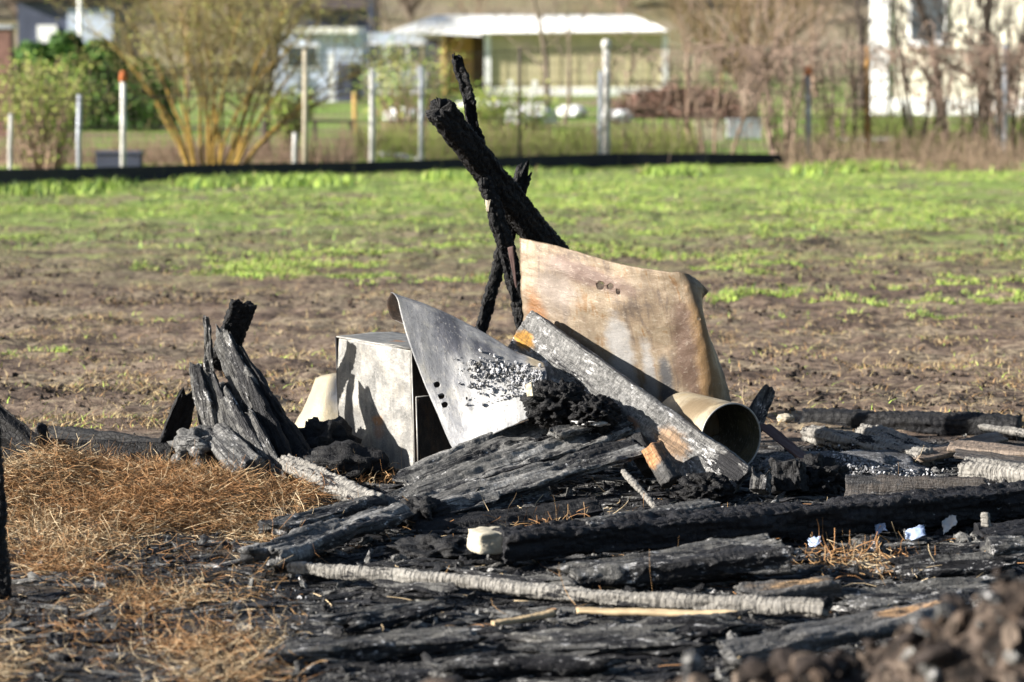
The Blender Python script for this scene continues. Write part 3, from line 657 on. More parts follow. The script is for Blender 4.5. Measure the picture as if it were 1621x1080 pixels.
# ------------------------------------------------------------------ big front beam and the pieces about it
board('fallen_beam', 'long blue black charred beam lying across the front of the heap', 'wooden beam', G(772, 868, .07), G(1660, 786, .085), .15, .14, (0, -.12, 1), M['char_beam'], jag=(.05, .03), crack=(.045, .03, .006), rough=.014, p=6, res=.008, knock=.022, split=.008, taper=(.9, 1.05))
rock('pale_block', 'chalky cream block stuck at the left end of the front beam', 'block', G(775, 856, .085), (.07, .075, .042), mat_plain('chalky cream block', (.36, .325, .255), .3, 14, .9, .1, bump=.01), rz=.35, amp=.14, box=.85)
board('charred_plank', 'thin grey plank lying along the top of the front beam', cs, G(915, 832, .13), G(1145, 795, .13), .09, .03, (0, -.2, 1), M['char_grey2'], jag=(.05, .05), crack=(.04, .03, .003), rough=.006)
board('scorched_board', 'dark rust brown board standing behind the right of the beam', cs, G(1335, 778, .08), G(1580, 786, .08), .15, .03, (-.1, -.9, .35), M['char_brown'], jag=(.01, .06), crack=(.06, .05, .002))
board('crackled_pole', 'long thin pale crackled pole lying in front of the beam', 'pole', G(454, 897, .03), G(1318, 966, .045), .056, .054, (0, -.2, 1), M['char_pole'], jag=(.02, .02), taper=(.8, 1.25), crack=(.021, .026, .0036), rough=.008, p=2.6, res=.0055, knock=.004, bend=(0, -.012))
M['char_split'] = mat_char('charred board with raw split', (.015, .015, .016), (.075, .073, .071), (.2, .195, .19), .4, .6, cracks=.6, fleck=.3, patches=[((.78, .0, .05), (.16, .045, .06), (.50, .30, .15))])
M['char_split2'] = mat_char('charred block with raw split top', (.015, .015, .016), (.07, .065, .06), (.2, .195, .19), .4, .6, cracks=.6, patches=[((.25, .0, .05), (.16, .05, .06), (.42, .27, .14))])
KF = dict(split=.011, crack=(.12, .03, .001), rough=.012, res=.0075, p=5, pf=18, knock=.012)
board('charred_slab', 'broad grey slab with black broken right end before the beam', cs, G(840, 915, .04), G(1252, 872, .09), .30, .10, (-.05, -.12, 1), M['char_grey2'], jag=(.12, .06), taper=(.45, 1), **KF)
board('charred_block', 'charred block with raw orange top right of the pole', 'wood block', G(1150, 948, .03), G(1332, 925, .06), .13, .07, (0, -.1, 1), M['char_split2'], jag=(.06, .03), **KF)
board('charred_board', 'charred board with raw orange split near the front right soil', cs, G(1130, 1046, .03), G(1508, 962, .10), .13, .07, (-.05, -.15, 1), M['char_split'], jag=(.08, .03), **KF)
board('pale_lath', 'thin pale wooden lath half buried below the pole', 'wood strip', G(905, 966, .02), G(1185, 974, .03), .045, .018, (0, -.15, 1), M['fresh_wood'], jag=(.02, .03), crack=(.05, .03, .001))
board('pale_stick', 'short tan stick lying left of the pale lath', 'stick', G(775, 988, .02), G(882, 970, .03), .025, .02, (0, -.2, 1), M['fresh_wood'], jag=(.01, .02), crack=(.02, .02, .002), p=3, res=.006)
FL = [('long grey board at the bottom left edge of the ash', (355, 1042, 9.12), (800, 1004, 9.5), .13, .07),
      ('grey board crossing the ash below the pole on the left', (490, 1002, 9.5), (735, 950, 10.05), .12, .05),
      ('flat smooth board tucked under the left half of the pole', (560, 928, 10.3), (760, 940, 10.15), .10, .03),
      ('grey weathered board running to the bottom centre', (770, 1030, 9.28), (1150, 1008, 9.45), .16, .06),
      ('crusty board just above the bottom edge of the picture', (660, 1062, 9.0), (1020, 1040, 9.15), .10, .05),
      ('dark cracked board between the pale lath and the split board', (860, 1008, 9.55), (1230, 985, 9.75), .14, .05),
      ('low charred board right of the split board', (1260, 960, 10.0), (1640, 930, 10.25), .20, .05),
      ('burnt board fragment between pole and broad slab', (700, 905, 10.6), (920, 935, 10.3), .10, .05),
      ('charred board half sunk in ash at the right edge', (1370, 905, 10.6), (1640, 890, 10.75), .13, .05)]
for i, (lb, a, b, w, t) in enumerate(FL):
    board('charred_board', lb, cs, G(a[0], a[1], -.005 + .3 * t), G(b[0], b[1], .012 + .3 * t), w * 1.25, t, (rng.uniform(-.12, .05), -.15 - .1 * rng.random(), 1), M['char_grey2' if i % 3 == 0 else 'char_grey3'], jag=(.16, .16), taper=(.75, .8), **KF)
board('charred_stub', 'small upright splinter standing before the bottom left board', 'wood splinter', P(547, 1052, 9.1), P(550, 1014, 9.1), .03, .02, (-.5, -.8, 0), M['char_grey2'], jag=(.01, .02), crack=(.03, .02, .002), res=.005)
rock('charcoal_lump', 'grey charcoal lump in the dark gap below the front beam', 'charcoal', P(1375, 868, 10.95), (.065, .06, .045), M['char_grey2'], amp=.6, ridged=True)
rock('charcoal_lump', 'round black coal lying on the thin hay', 'charcoal', P(228, 940, 10.15), (.06, .05, .035), M['char_black'], amp=.5)
rock('charcoal_lump', 'small black coal at the tip of the bottom left board', 'charcoal', P(398, 1010, 9.42), (.026, .022, .02), M['char_black'], amp=.4)
rock('charcoal_lump', 'black coal on a hollow in the lower hay', 'charcoal', P(186, 976, 9.7), (.075, .06, .03), M['char_black'], amp=.5, ridged=True)
rock('charcoal_lump', 'blue black lump under the left end of the pole', 'charcoal', P(500, 912, 10.4), (.06, .05, .03), M['char_beam'], amp=.5)
rock('charcoal_lump', 'rough charcoal crust between the sloping boards and the pole', 'charcoal', P(690, 880, 10.9), (.16, .12, .06), M['char_black'], amp=.8, ridged=True, sub=5)
rock('charcoal_lump', 'torn charcoal clump hanging below the lowest sloping board', 'charcoal', P(670, 822, 11.5), (.10, .08, .07), M['char_black'], amp=.8, ridged=True, sub=5)
M['foil'] = mat_plain('pale blue foil', (.30, .37, .52), .2, 14, .4, .5)
M['white_scrap'] = mat_plain('white scrap', (.5, .49, .475), .15, 14, .7, .3)
def scrap(lb, px, py, D, w, h, mat, cat='scrap', seed=3):
    c = P(px, py, D); q = [[c + Vector(((i - 1) * w / 2, (j - 1) * .03 + rng.uniform(-.02, .02), (j - 1) * h / 2 + rng.uniform(-.4, .4) * h * .4 + (i - 1) * h * .35)) for i in range(3)] for j in range(3)]
    o, _ = sheet('scrap', q, 12, 12, mat, .002, .006, seed, edge=.3); tag(o, lb, cat)
scrap('crumpled pale blue foil scrap in the shade right of the beam', 1448, 842, 11.15, .085, .035, M['foil'])
scrap('small white scrap left of the blue foil', 1393, 836, 11.2, .04, .03, M['foil'], seed=5)
scrap('brown white scrap right of the blue foil', 1503, 828, 11.3, .06, .04, M['white_scrap'], seed=6)
scrap('pale scrap under the grey lump before the beam', 1290, 858, 10.9, .05, .025, M['foil'], seed=7)
scrap('white scrap on the hay at the far left', 93, 929, 10.3, .05, .025, M['white_scrap'], seed=8)
scrap('white chip at the left tip of the crackled pole', 468, 916, 10.45, .04, .03, M['white_scrap'], seed=9)

# ------------------------------------------------------------------ right side debris
board('charred_log', 'thick black log lying at the back edge of the burnt ground', 'charred log', P(1262, 662, 14.45), P(1620, 678, 14.0), .13, .12, (0, -.2, 1), M['char_black'], jag=(.04, .02), crack=(.03, .06, .006), rough=.008, p=2.6, res=.009)
board('charred_log', 'pale ribbed log in front of the thick black log', 'charred log', P(1275, 686, 13.75), P(1470, 728, 13.0), .10, .09, (0, -.4, .9), M['char_pole'], jag=(.03, .02), crack=(.019, .03, .006), rough=.012, p=3.2, knock=.010, res=.0065)
board('charred_log', 'second ribbed log lying against the pale ribbed log', 'charred log', P(1360, 684, 13.85), P(1482, 722, 13.25), .115, .09, (0, -.4, .9), M['char_pole'], jag=(.03, .02), crack=(.021, .032, .0065), rough=.012, p=3, knock=.010, res=.0065)
board('charred_log', 'pale crackled log reaching out of the right edge', 'charred log', P(1522, 742, 12.85), P(1720, 768, 12.4), .12, .11, (0, -.4, .9), M['char_pole'], jag=(.02, .02), crack=(.018, .03, .006), rough=.006, p=2.4, res=.0065)
board('charred_stick', 'small ribbed stick at the far right before the black log', 'charred stick', P(1548, 676, 13.9), P(1680, 696, 13.5), .05, .04, (0, -.4, .9), M['char_pole'], jag=(.02, .02), crack=(.015, .03, .004), p=2.4, res=.006)
M['split_brown'] = mat_char('half burnt brown plank', (.02, .017, .015), (.12, .09, .068), (.27, .205, .155), .36, .58, scale=12, stretch=.1)
board('scorched_plank', 'half burnt brown plank pointing left among the right logs', 'plank', P(1440, 728, 12.95), P(1590, 690, 13.4), .10, .03, (0, -.3, 1), M['split_brown'], jag=(.06, .04), crack=(.1, .02, .002))
board('scorched_plank', 'thin brown plank lying over the crackled log at the right', 'plank', P(1490, 704, 13.1), P(1700, 722, 12.75), .10, .025, (0, -.3, 1), M['split_brown'], jag=(.04, .03), crack=(.1, .02, .002))
board('scorched_plank', 'broken brown plank behind the other two on the right', 'plank', P(1500, 716, 13.0), P(1680, 742, 12.6), .07, .02, (0, -.5, .9), M['char_brown'], jag=(.04, .03), crack=(.1, .02, .002))
board('charred_spike', 'pointed charred splinter standing up behind the pipe', 'wood splinter', P(1188, 682, 12.95), P(1224, 602, 13.0), .12, .03, (-.6, -.8, .2), M['char_grey2'], jag=(.02, .05), taper=(1, .5), **KB)
board('rusty_strip', 'flat red brown strip sloping down to the right of the pipe', 'metal strip', P(1206, 672, 12.9), P(1308, 752, 12.4), .075, .008, (.3, -.6, .7), M['rust_strip'], jag=(.01, .01), crack=(.1, .1, .0005), p=8)
board('charred_stump', 'squat black stump with grey ridges right of the pipe', 'wood block', P(1250, 786, 12.2), P(1246, 716, 12.25), .15, .12, (-.3, -.9, 0), M['char_black'], jag=(.02, .04), crack=(.06, .02, .01), rough=.012, res=.007)
board('charred_stump', 'forked black stub in front of the pipe opening', 'wood block', P(1200, 785, 12.1), P(1208, 722, 12.15), .09, .07, (-.3, -.9, 0), M['char_grey2'], jag=(.02, .07), crack=(.06, .02, .008), rough=.01, res=.007)
board('charred_board', 'black board lying under the right end of the front beam', cs, P(1545, 850, 11.2), P(1680, 835, 11.35), .16, .06, (0, -.2, 1), M['char_beam'], jag=(.03, .03), **KF)
board('charred_block', 'grey topped block below the board at the right edge', 'wood block', P(1555, 872, 10.85), P(1690, 866, 10.95), .12, .07, (0, -.15, 1), M['char_grey2'], jag=(.02, .03), **KF)
board('charred_stick', 'upright pale stick end at the right edge below the beam', 'charred stick', P(1562, 838, 11.1), P(1560, 808, 11.1), .035, .03, (-.5, -.8, 0), M['char_pole'], jag=(.01, .01), crack=(.02, .02, .003), res=.006)
rock('charcoal_lump', 'large black lump between the squat stump and the red brown strip', 'charcoal', P(1292, 762, 12.35), (.12, .09, .09), M['char_post'], amp=.7, ridged=True, sub=5, freq=2.0)
rock('charcoal_lump', 'black lump wedged under the lower end of the diagonal beam', 'charcoal', P(1115, 775, 12.15), (.10, .08, .06), M['char_post'], amp=.7, ridged=True, sub=5, freq=2.0)
rock('ash_mound', 'low blue grey ash mound between the right logs and beam', 'ash mound', P(1340, 748, 12.9), (.34, .42, .085), mat_char('pale blue ash', (.02, .02, .021), (.10, .10, .105), (.42, .42, .43), .42, .60, scale=11, stretch=1, fleck=.6, rough=.95, spec=.05), amp=.45, sub=5, freq=2.2)
rock('pale_stone', 'small pale stone left of the thick black log', 'stone', P(1243, 662, 14.5), (.045, .04, .022), M['pale_wood'], amp=.4)

# ------------------------------------------------------------------ left edge
board('charred_post', 'black charred upright cut off by the left edge of the view', 'charred timber', P(-4, 960, 10.02), P(-16, 640, 10.1), .085, .08, (.2, -1, 0), M['char_post'], jag=(.01, .02), taper=(1.15, .9), **K3)
board('charred_slab', 'black slab sloping down from the left edge behind the hay', cs, P(-50, 622, 13.3), P(66, 716, 13.1), .12, .06, (.35, -.9, .2), M['char_post'], jag=(.02, .04), **KB)
board('charred_plank', 'thin black plank lying low behind the hay on the left', cs, P(70, 686, 13.9), P(270, 714, 13.3), .10, .04, (.3, -.9, .2), M['char_post'], jag=(.03, .03), **KB)
board('charred_plank', 'board blackened as a shadow band behind the hay near the stump', cs, P(-30, 712, 13.25), P(288, 720, 13.15), .12, .06, (.35, -.9, .25), M['char_post'], jag=(.03, .05), **KB)  # near-black material paints the shadow band behind the hay
rock('charcoal_lump', 'small black knob on the slab behind the hay', 'charcoal', P(66, 688, 13.4), (.03, .03, .05), M['char_black'], amp=.4)

# ------------------------------------------------------------------ loose stuff: charcoal rubble, ash flakes, soil clods
def rotmats(n, rng):
    q = rng.normal(size=(n, 4)); q /= np.linalg.norm(q, axis=1, keepdims=True); a, b, c, d = q.T
    return np.stack([1 - 2 * (c * c + d * d), 2 * (b * c - a * d), 2 * (b * d + a * c), 2 * (b * c + a * d), 1 - 2 * (b * b + d * d), 2 * (c * d - a * b), 2 * (b * d - a * c), 2 * (c * d + a * b), 1 - 2 * (b * b + c * c)], 1).reshape(-1, 3, 3)
def scatter(name, pos, scale, mats, sub=1, seed=1, flat=(1, .8, .55), amp=.5, kind='stuff', label=None, cat=None, yaw=None, smooth=False):
    r = np.random.default_rng(seed); v0, f0 = ico(sub); n = len(pos); k = len(v0)
    var = []
    for s in range(8):
        d = 1 + amp * fbm(v0[:, 0] * 1.7 + s * 9 + seed, v0[:, 1] * 1.7, v0[:, 2] * 1.7, o=3, k=s)
        var.append(v0 * d[:, None] * np.array(flat))
    V = np.array(var)[r.integers(0, 8, n)]
    R = rotmats(n, r)
    if yaw is not None:
        a = r.normal(yaw[0], yaw[1], n); b = r.normal(0, .12, n); z0 = 0 * a; ca, sa, cb, sb = np.cos(a), np.sin(a), np.cos(b), np.sin(b)
        R = np.stack([ca * cb, -sa, ca * sb, sa * cb, ca, sa * sb, -sb, z0, cb], 1).reshape(-1, 3, 3)
    V = np.einsum('nij,nkj->nki', R, V) * np.asarray(scale)[:, None, None] + np.asarray(pos)[:, None]
    F = (f0[None] + (np.arange(n) * k)[:, None, None]).reshape(-1, 3)
    mi = np.repeat(r.integers(0, len(mats), n), len(f0))
    o = link(name, npmesh(name, V.reshape(-1, 3), F, smooth=smooth, mi=mi), None, mats)
    return tag(o, label, cat, None, kind)
def randpos(n, y0, y1, fx, r, dens=None):
    y = r.uniform(y0, y1, n); x = r.uniform(-1, 1, n) * fx * y
    if dens is not None:
        keep = r.random(n) < dens(x, y); x, y = x[keep], y[keep]
    return x, y
r = np.random.default_rng(3)
hayz = lambda x, y: sstep(-.75, -1.1, x + .35 * fbm(x * 1.7, y * 1.7, k=77)) * sstep(13.6, 13.2, y)
dens = lambda x, y: (1 - .85 * hayz(x, y) * sstep(10.6, 11.6, y)) * sstep(14.6, 13.2, y + .8 * fbm(x * 1.5, y * 1.5, k=5)) * (.35 + .65 * (fbm(x * 2.2, y * 2.2, k=31) > -.05))
x, y = randpos(60000, 8.5, 14.6, .23, r, dens)
sc = .0032 + .009 * r.random(len(x)) ** 3
scatter('charcoal_rubble', np.stack([x, y, H(x, y) + sc * .3], 1), sc, [M['char_black'], M['char_grey2'], M['char_black'], M['char_beam']], 1, 5, label='black charcoal crumbs strewn over the burnt ground', cat='charcoal rubble')
x, y = randpos(3600, 8.7, 14.0, .22, r, dens)
sc = .009 + .024 * r.random(len(x)) ** 3
scatter('charcoal_pieces', np.stack([x, y, H(x, y) + sc * .2], 1), sc, [M['char_black'], M['char_grey2'], M['char_grey'], M['char_beam'], M['char_grey2']], 2, 6, flat=(1.5, .8, .4), amp=.7, label='broken charcoal pieces lying all over the burnt ground', cat='charcoal rubble')
x, y = randpos(8000, 8.6, 13.8, .22, r, dens)
sc = .008 + .016 * r.random(len(x)) ** 2.5
scatter('charred_splinters', np.stack([x, y, H(x, y) + sc * .25], 1), sc, [M['char_grey3'], M['char_black'], M['char_grey2'], M['char_black'], M['char_beam']], 2, 16, flat=(4.5, .9, .42), amp=.8, yaw=(.12, .45), label='charred splinters and flat shards lying over the burnt ground', cat='charcoal rubble')
x, y = randpos(9000, 8.7, 14.0, .22, r, lambda x, y: dens(x, y) * (fbm(x * 1.4, y * 1.4, k=61) > .12))
sc = .003 + .006 * r.random(len(x)) ** 2
white = mat_plain('white ash flakes', (.32, .32, .33), .5, 20, .95, .05)
scatter('ash_flakes', np.stack([x, y, H(x, y) + .004 + sc * .3], 1), sc, [white, M['char_grey']], 1, 8, flat=(1.3, 1, .35), label='pale ash flakes scattered on the burnt ground', cat='ash')
# flakes on the curled sheet and ash mound
ii = r.normal(.23, .06, 520); jj = np.clip(r.normal(.66, .16, 520), .3, .97)
ii = np.clip(ii, .12, .36)
pos = GC[(ii * 109).astype(int), (jj * 69).astype(int)] + np.array([-.004, -.008, .006])
scatter('ash_flakes', pos, .003 + .009 * r.random(520) ** 2, [white, M['char_grey2'], white, white], 1, 9, flat=(1.2, 1, .4), label='flaky ash and char crumbs on the curled grey sheet', cat='ash')
x = r.normal(X(1340, 12.9), .22, 1500); y = r.normal(12.75, .2, 1500)
scatter('ash_flakes', np.stack([x, y, H(x, y) + .07 * np.exp(-((x - X(1340, 12.9)) / .3) ** 2) + .02 * r.random(1500)], 1), .003 + .008 * r.random(1500) ** 2, [white, M['char_grey'], M['char_black']], 1, 10, label='bluish white ash crumbs over the ash mound on the right', cat='ash')
# soil clods of the front ridge and of the brown field
M['clod'] = mat_plain('brown soil clod', (.055, .040, .031), .5, 25, .95, .1, bump=.01)
M['clod_dark'] = mat_plain('dark soil clod', (.035, .028, .025), .45, 25, .95, .1, bump=.01)
M['clod_pale'] = mat_plain('pale dry soil clod', (.10, .078, .062), .4, 25, .95, .1, bump=.01)
x, y = randpos(20000, 5.4, 7.4, .22, r, lambda x, y: sstep(.0, .35, x))
sc = .0025 + .004 * r.random(len(x)) + .034 * r.random(len(x)) ** 16
scatter('soil_clods', np.stack([x, y, H(x, y) + sc * .35], 1), sc, [M['clod'], M['clod_dark'], M['clod_pale'], M['clod_dark'], M['char_grey2']], 2, 12, amp=.7, flat=(1.3, .9, .6), label='blurred brown soil clods heaped along the near right edge', cat='soil')
x, y = randpos(26000, 13.6, 34, .23, r, lambda x, y: (fbm(x * .8, y * .8, k=51) > 0) * sstep(13.4, 15, y))
sc = .005 + .020 * r.random(len(x)) ** 3.5
scatter('soil_crumbs', np.stack([x, y, H(x, y) + sc * .2], 1), sc, [M['clod'], M['clod_dark'], M['clod_pale']], 1, 13, flat=(1.2, 1, .5), label='brown soil crumbs over the bare field', cat='soil')

# ------------------------------------------------------------------ hay
hay_m = [mat_plain('hay straw tan', (.29, .175, .08), .3, 5, .7, .25), mat_plain('hay straw rust', (.225, .115, .048), .35, 5, .75, .2), mat_plain('hay straw pale', (.44, .34, .21), .25, 5, .65, .3), mat_plain('hay straw shadow tone', (.06, .04, .022), .3, 5, .8, .15)]  # the darkest straw stands in for shadow gaps between strands
def ribbons(x, y, z, L, wd, r, lift=.5, seg=4):
    n = len(x); th = r.uniform(0, 2 * math.pi, n); cv = r.normal(0, 3.2, n); el = r.normal(.2, .5, n) * lift; ec = r.normal(-.5, 1.1, n) * lift
    pts = [np.stack([x, y, z], 1)]
    for s in range(seg):
        t = (s + .5) / seg; a = th + cv * (t - .5); e = el + ec * t
        pts.append(pts[-1] + (L / seg)[:, None] * np.stack([np.cos(a) * np.cos(e), np.sin(a) * np.cos(e), np.sin(e)], 1))
    Q = np.stack(pts, 1)
    Q[..., 2] = np.maximum(Q[..., 2], H(Q[..., 0], Q[..., 1]) + .004)
    side = np.stack([-np.sin(th) * .6, np.cos(th) * .6, r.choice([-1, 1], n) * .8], 1) * (wd / 2)[:, None]
    V = np.stack([Q - side[:, None], Q + side[:, None]], 2)          # n, seg+1, 2, 3
    b = (np.arange(n) * (seg + 1) * 2)[:, None] + np.arange(seg) * 2
    F = np.stack([b, b + 1, b + 3, b + 2], -1).reshape(-1, 4)
    return V.reshape(-1, 3), F
def strands(name, x, y, zlift, Lr, wr, r, mats, wts, label, cat, lift=.5):
    n = len(x); L = r.uniform(*Lr, n)
    V, F = ribbons(x, y, H(x, y) + zlift, L, r.uniform(*wr, n), r, lift)
    mi = r.choice(len(mats), n, p=wts); cl = fbm(x * 2.6, y * 2.6, o=3, k=88); q = r.random(n)
    mi = np.where((cl > .12) & (q < .45), 1, np.where((cl < -.22) & (q < .4), 2, mi)); mi = np.repeat(mi, 4)
    return tag(link(name, npmesh(name, V, F, mi=mi), None, mats), label, cat, None, 'stuff')
r = np.random.default_rng(11)
y = r.uniform(11.1, 12.95, 110000); x = r.uniform(-2.7, -.75, 110000)
edge = x + .12 * fbm(x * 2, y * 2, k=3) + .30 * np.clip((11.9 - y), -1, 1) + .75 * np.clip(y - 12.2, 0, 1)
k = (r.random(110000) < sstep(-.80, -1.05, edge) * sstep(11.15, 11.7, y) * sstep(13.0, 12.6, y) * (.35 + .65 * sstep(-.25, .15, fbm(x * 3, y * 3, o=3, k=19)))); x, y = x[k], y[k]
strands('hay_heap', x, y, .06 * r.random(len(x)) ** 1.5, (.05, .19), (.0009, .0021), r, hay_m, (.30, .32, .16, .22), 'matted golden brown hay heap on the left', 'hay', .5)
y = r.uniform(8.6, 11.8, 60000); x = r.uniform(-2.7, -.55, 60000)
k = r.random(60000) < sstep(-.74, -1.05, x + .4 * fbm(x * 1.2, y * 1.2, k=8)) * (.06 + .94 * sstep(-.02, .3, fbm(x * 2.3, y * 2.3, o=3, k=14))); x, y = x[k], y[k]
strands('thin_hay', x, y, .035 * r.random(len(x)) ** 2, (.05, .19), (.0009, .002), r, hay_m, (.30, .28, .24, .18), 'thin hay strewn over ash at the lower left', 'hay', .8)
# stray straws among the timber
y = r.uniform(8.8, 13.2, 900); x = r.uniform(-.9, 2.2, 900)
k = r.random(900) < .35 + .65 * (fbm(x * 1.5, y * 1.5, k=91) > .1); x, y = x[k], y[k]
strands('stray_straw', x, y, .02 * r.random(len(x)), (.05, .2), (.0015, .003), r, hay_m, (.3, .3, .3, .1), 'stray straws among the charred boards', 'hay', .7)
for (px, py, D, nn, rad, lb) in ((585, 768, 12.6, 260, .09, 'tuft of rusty hay at the foot of the cabinet'), (860, 838, 11.3, 140, .07, 'small tuft of hay behind the front beam'), (1365, 905, 10.6, 320, .13, 'yellowish tuft of hay right of the orange topped block')):
    c = P(px, py, D); x = c.x + r.normal(0, rad, nn); y = D + r.normal(0, rad, nn)
    strands('hay_tuft', x, y, .05 * r.random(nn), (.04, .14), (.0016, .0035), r, hay_m, (.4, .35, .2, .05), lb, 'hay', 1.0)

# ------------------------------------------------------------------ grass of the field
def blades(name, x, y, hr, wr, r, mats, wts, label, lean=.45, zb=None):
    n = len(x); h = r.uniform(*hr, n); w = r.uniform(*wr, n); th = r.uniform(0, 2 * math.pi, n); a = r.uniform(0, 2 * math.pi, n); ln = r.random(n) * lean * h
    b = np.stack([x, y, (H(x, y) if zb is None else zb) - .01], 1)
    s = np.stack([np.cos(th), np.sin(th), 0 * th], 1) * (w / 2)[:, None]
    d = np.stack([np.cos(a) * ln, np.sin(a) * ln, h], 1)
    V = np.stack([b - s, b + s, b + d * .55 + s * .7, b + d * .55 - s * .7, b + d * np.array([1.8, 1.8, 1])], 1).reshape(-1, 3)
    i = (np.arange(n) * 5)[:, None]
    o = link(name, npmesh(name, V, [np.concatenate([i, i + 1, i + 2, i + 3], 1), np.concatenate([i + 3, i + 2, i + 4], 1)], mi=np.tile(r.choice(len(mats), n, p=wts), 2)), None, mats)
    return tag(o, label, 'grass', None, 'stuff')
r = np.random.default_rng(21)
gm = [mat_plain('grass lime', (.35, .47, .085), .35, 2, .6, .3), mat_plain('grass mid', (.19, .28, .06), .35, 2, .6, .3), mat_plain('grass deep', (.06, .13, .03), .25, 2, .6, .3), mat_plain('grass straw', (.36, .28, .15), .25, 2, .7, .2)]
def gdens(x, y):
    n = fbm(x * .5, y * .8, o=4, k=66) + .5 * fbm(x * 1.9, y * 1.9, o=3, k=67)
    n = n + .35 * fbm(x * 5, y * 4, o=2, k=69)
    n = n + .25 * fbm(x * 11, y * 9, o=2, k=70)
    lim = np.interp(y, [17, 20, 23, 27, 33, 38, 43], [.76, .52, .34, .20, .10, .0, -.14])
    return sstep(lim - .06, lim + .22, n)
u = r.random(900000); y = 1 / (1 / 17.5 + u * (1 / 43.0 - 1 / 17.5)); x = r.uniform(-1, 1, len(y)) * .225 * y
k = r.random(len(y)) < gdens(x, y); x, y = x[k], y[k]
blades('grass', x, y, (.015, .058), (.004, .011), r, gm, (.34, .33, .16, .17), 'patchy bright green grass covering the far half of the field', lean=.9)
u = r.random(150000); y = 1 / (1 / 14.2 + u * (1 / 36.0 - 1 / 14.2)); x = r.uniform(-1, 1, len(y)) * .21 * y
k = r.random(len(y)) < (.10 + .9 * sstep(.05, .4, fbm(x * 2.1, y * 2.6, o=4, k=71))); x, y = x[k], y[k]
blades('dry_grass', x, y, (.010, .05), (.003, .008), r, [gm[3], hay_m[0], gm[0]], (.6, .32, .08), 'short dry straw and stubble on the brown soil', lean=1.6)
x = r.uniform(-1, 1, 420); y = 1 / (1 / 15. + r.random(420) * (1 / 38. - 1 / 15.)); x = x * .2 * y
blades('dead_stalks', x, y, (.03, .10), (.003, .006), r, [gm[3], hay_m[2], hay_m[0]], (.5, .25, .25), 'single dead stalks sticking out of the field', lean=1.5)
x = r.uniform(-1, 1, 7000); y = 1 / (1 / 26. + r.random(7000) * (1 / 42. - 1 / 26.)); x = x * .22 * y; k = fbm(x * 2.2, y * 1.6, o=2, k=95) > .28; x, y = x[k], y[k]
blades('grass_tufts', x, y, (.04, .11), (.006, .016), r, [gm[1], gm[2], gm[0]], (.4, .4, .2), 'taller darker green tufts dotted over the field', lean=.9)
# taller green weeds along the base of the fence
x = np.where(r.random(30000) < .7, r.uniform(-8.6, 8.6, 30000), r.uniform(1.5, 6.5, 30000)); yb = np.interp(x, [-8, -4.5, -1, 2, 5, 9], [34.6, 37.3, 39.4, 40.6, 41.8, 42]); y = yb - .1 - np.abs(r.normal(0, .7, 30000))
k = r.random(30000) < sstep(-.1, .3, fbm(x * 1.3, y * .8, k=81)); x, y = x[k], y[k]
blades('fence_weeds', x, y, (.04, .17), (.012, .03), r, gm, (.4, .35, .2, .05), 'lush green weeds growing along the foot of the fence', lean=.6)
r2 = np.random.default_rng(5)
x = 8.6 - 4.6 * r2.random(1500) ** 1.2; y = np.interp(x, [-8, -4.5, -1, 2, 5, 9], [34.6, 37.3, 39.4, 40.6, 41.8, 42]) + r2.normal(-.1, .5, 1500)
z = H(x, y); hh = .85 * r2.uniform(.15, .8, 1500) ** 2.2
V, F = sticks(np.stack([x, y, z], 1), np.stack([x + r2.normal(0, .12, 1500), y + r2.normal(0, .1, 1500), z + hh], 1), .006, .003, 3)
tag(link('dry_stalks', npmesh('dry_stalks', V, F), None, mat_plain('dry weed stalk', (.30, .22, .15), .3, 3, .8, .2)), 'pale dry weed stalks standing along the right half of the fence', 'weeds', None, 'stuff')

# ------------------------------------------------------------------ black base board and wire fence
fx = [(-420, 322, 282), (-240, 314, 272), (-80, 306, 264), (0, 303, 268), (130, 292, 266), (260, 285, 262), (400, 280, 259), (560, 276, 257), (700, 272, 252), (840, 268, 247), (980, 264, 243), (1120, 263, 243), (1225, 260, 244), (1330, 259, 249), (1420, 258, 254)]
M['black_board'] = mat_plain('black felt board', (.012, .014, .022), .3, 3, .6, .3)
bb = empty('base_board', G(600, 276)); tag(bb, 'low black felt edging running along the foot of the wire fence', 'edging')
for (a, b) in zip(fx[:-1], fx[1:]):
    A, B = G(a[0], a[1]), G(b[0], b[1]); ha = (a[1] - a[2]) / FPX * A.y; hb = (b[1] - b[2]) / FPX * B.y
    t = Vector((0, .03, 0)); B = lerp(A, B, .996)
    v = []
    for q, h in ((A, ha), (B, hb)):
        v += [q - Vector((0, 0, .05)), q + Vector((0, 0, h)), q + t + Vector((0, 0, h)), q + t - Vector((0, 0, .05))]
    f = [[0, 4, 5, 1], [1, 5, 6, 2], [2, 6, 7, 3], [3, 7, 4, 0], [0, 1, 2, 3], [7, 6, 5, 4]]
    o = link('board_panel', npmesh('board_panel', [tuple(p - bb.location) for p in v], np.array(f), smooth=False), bb, M['black_board'])

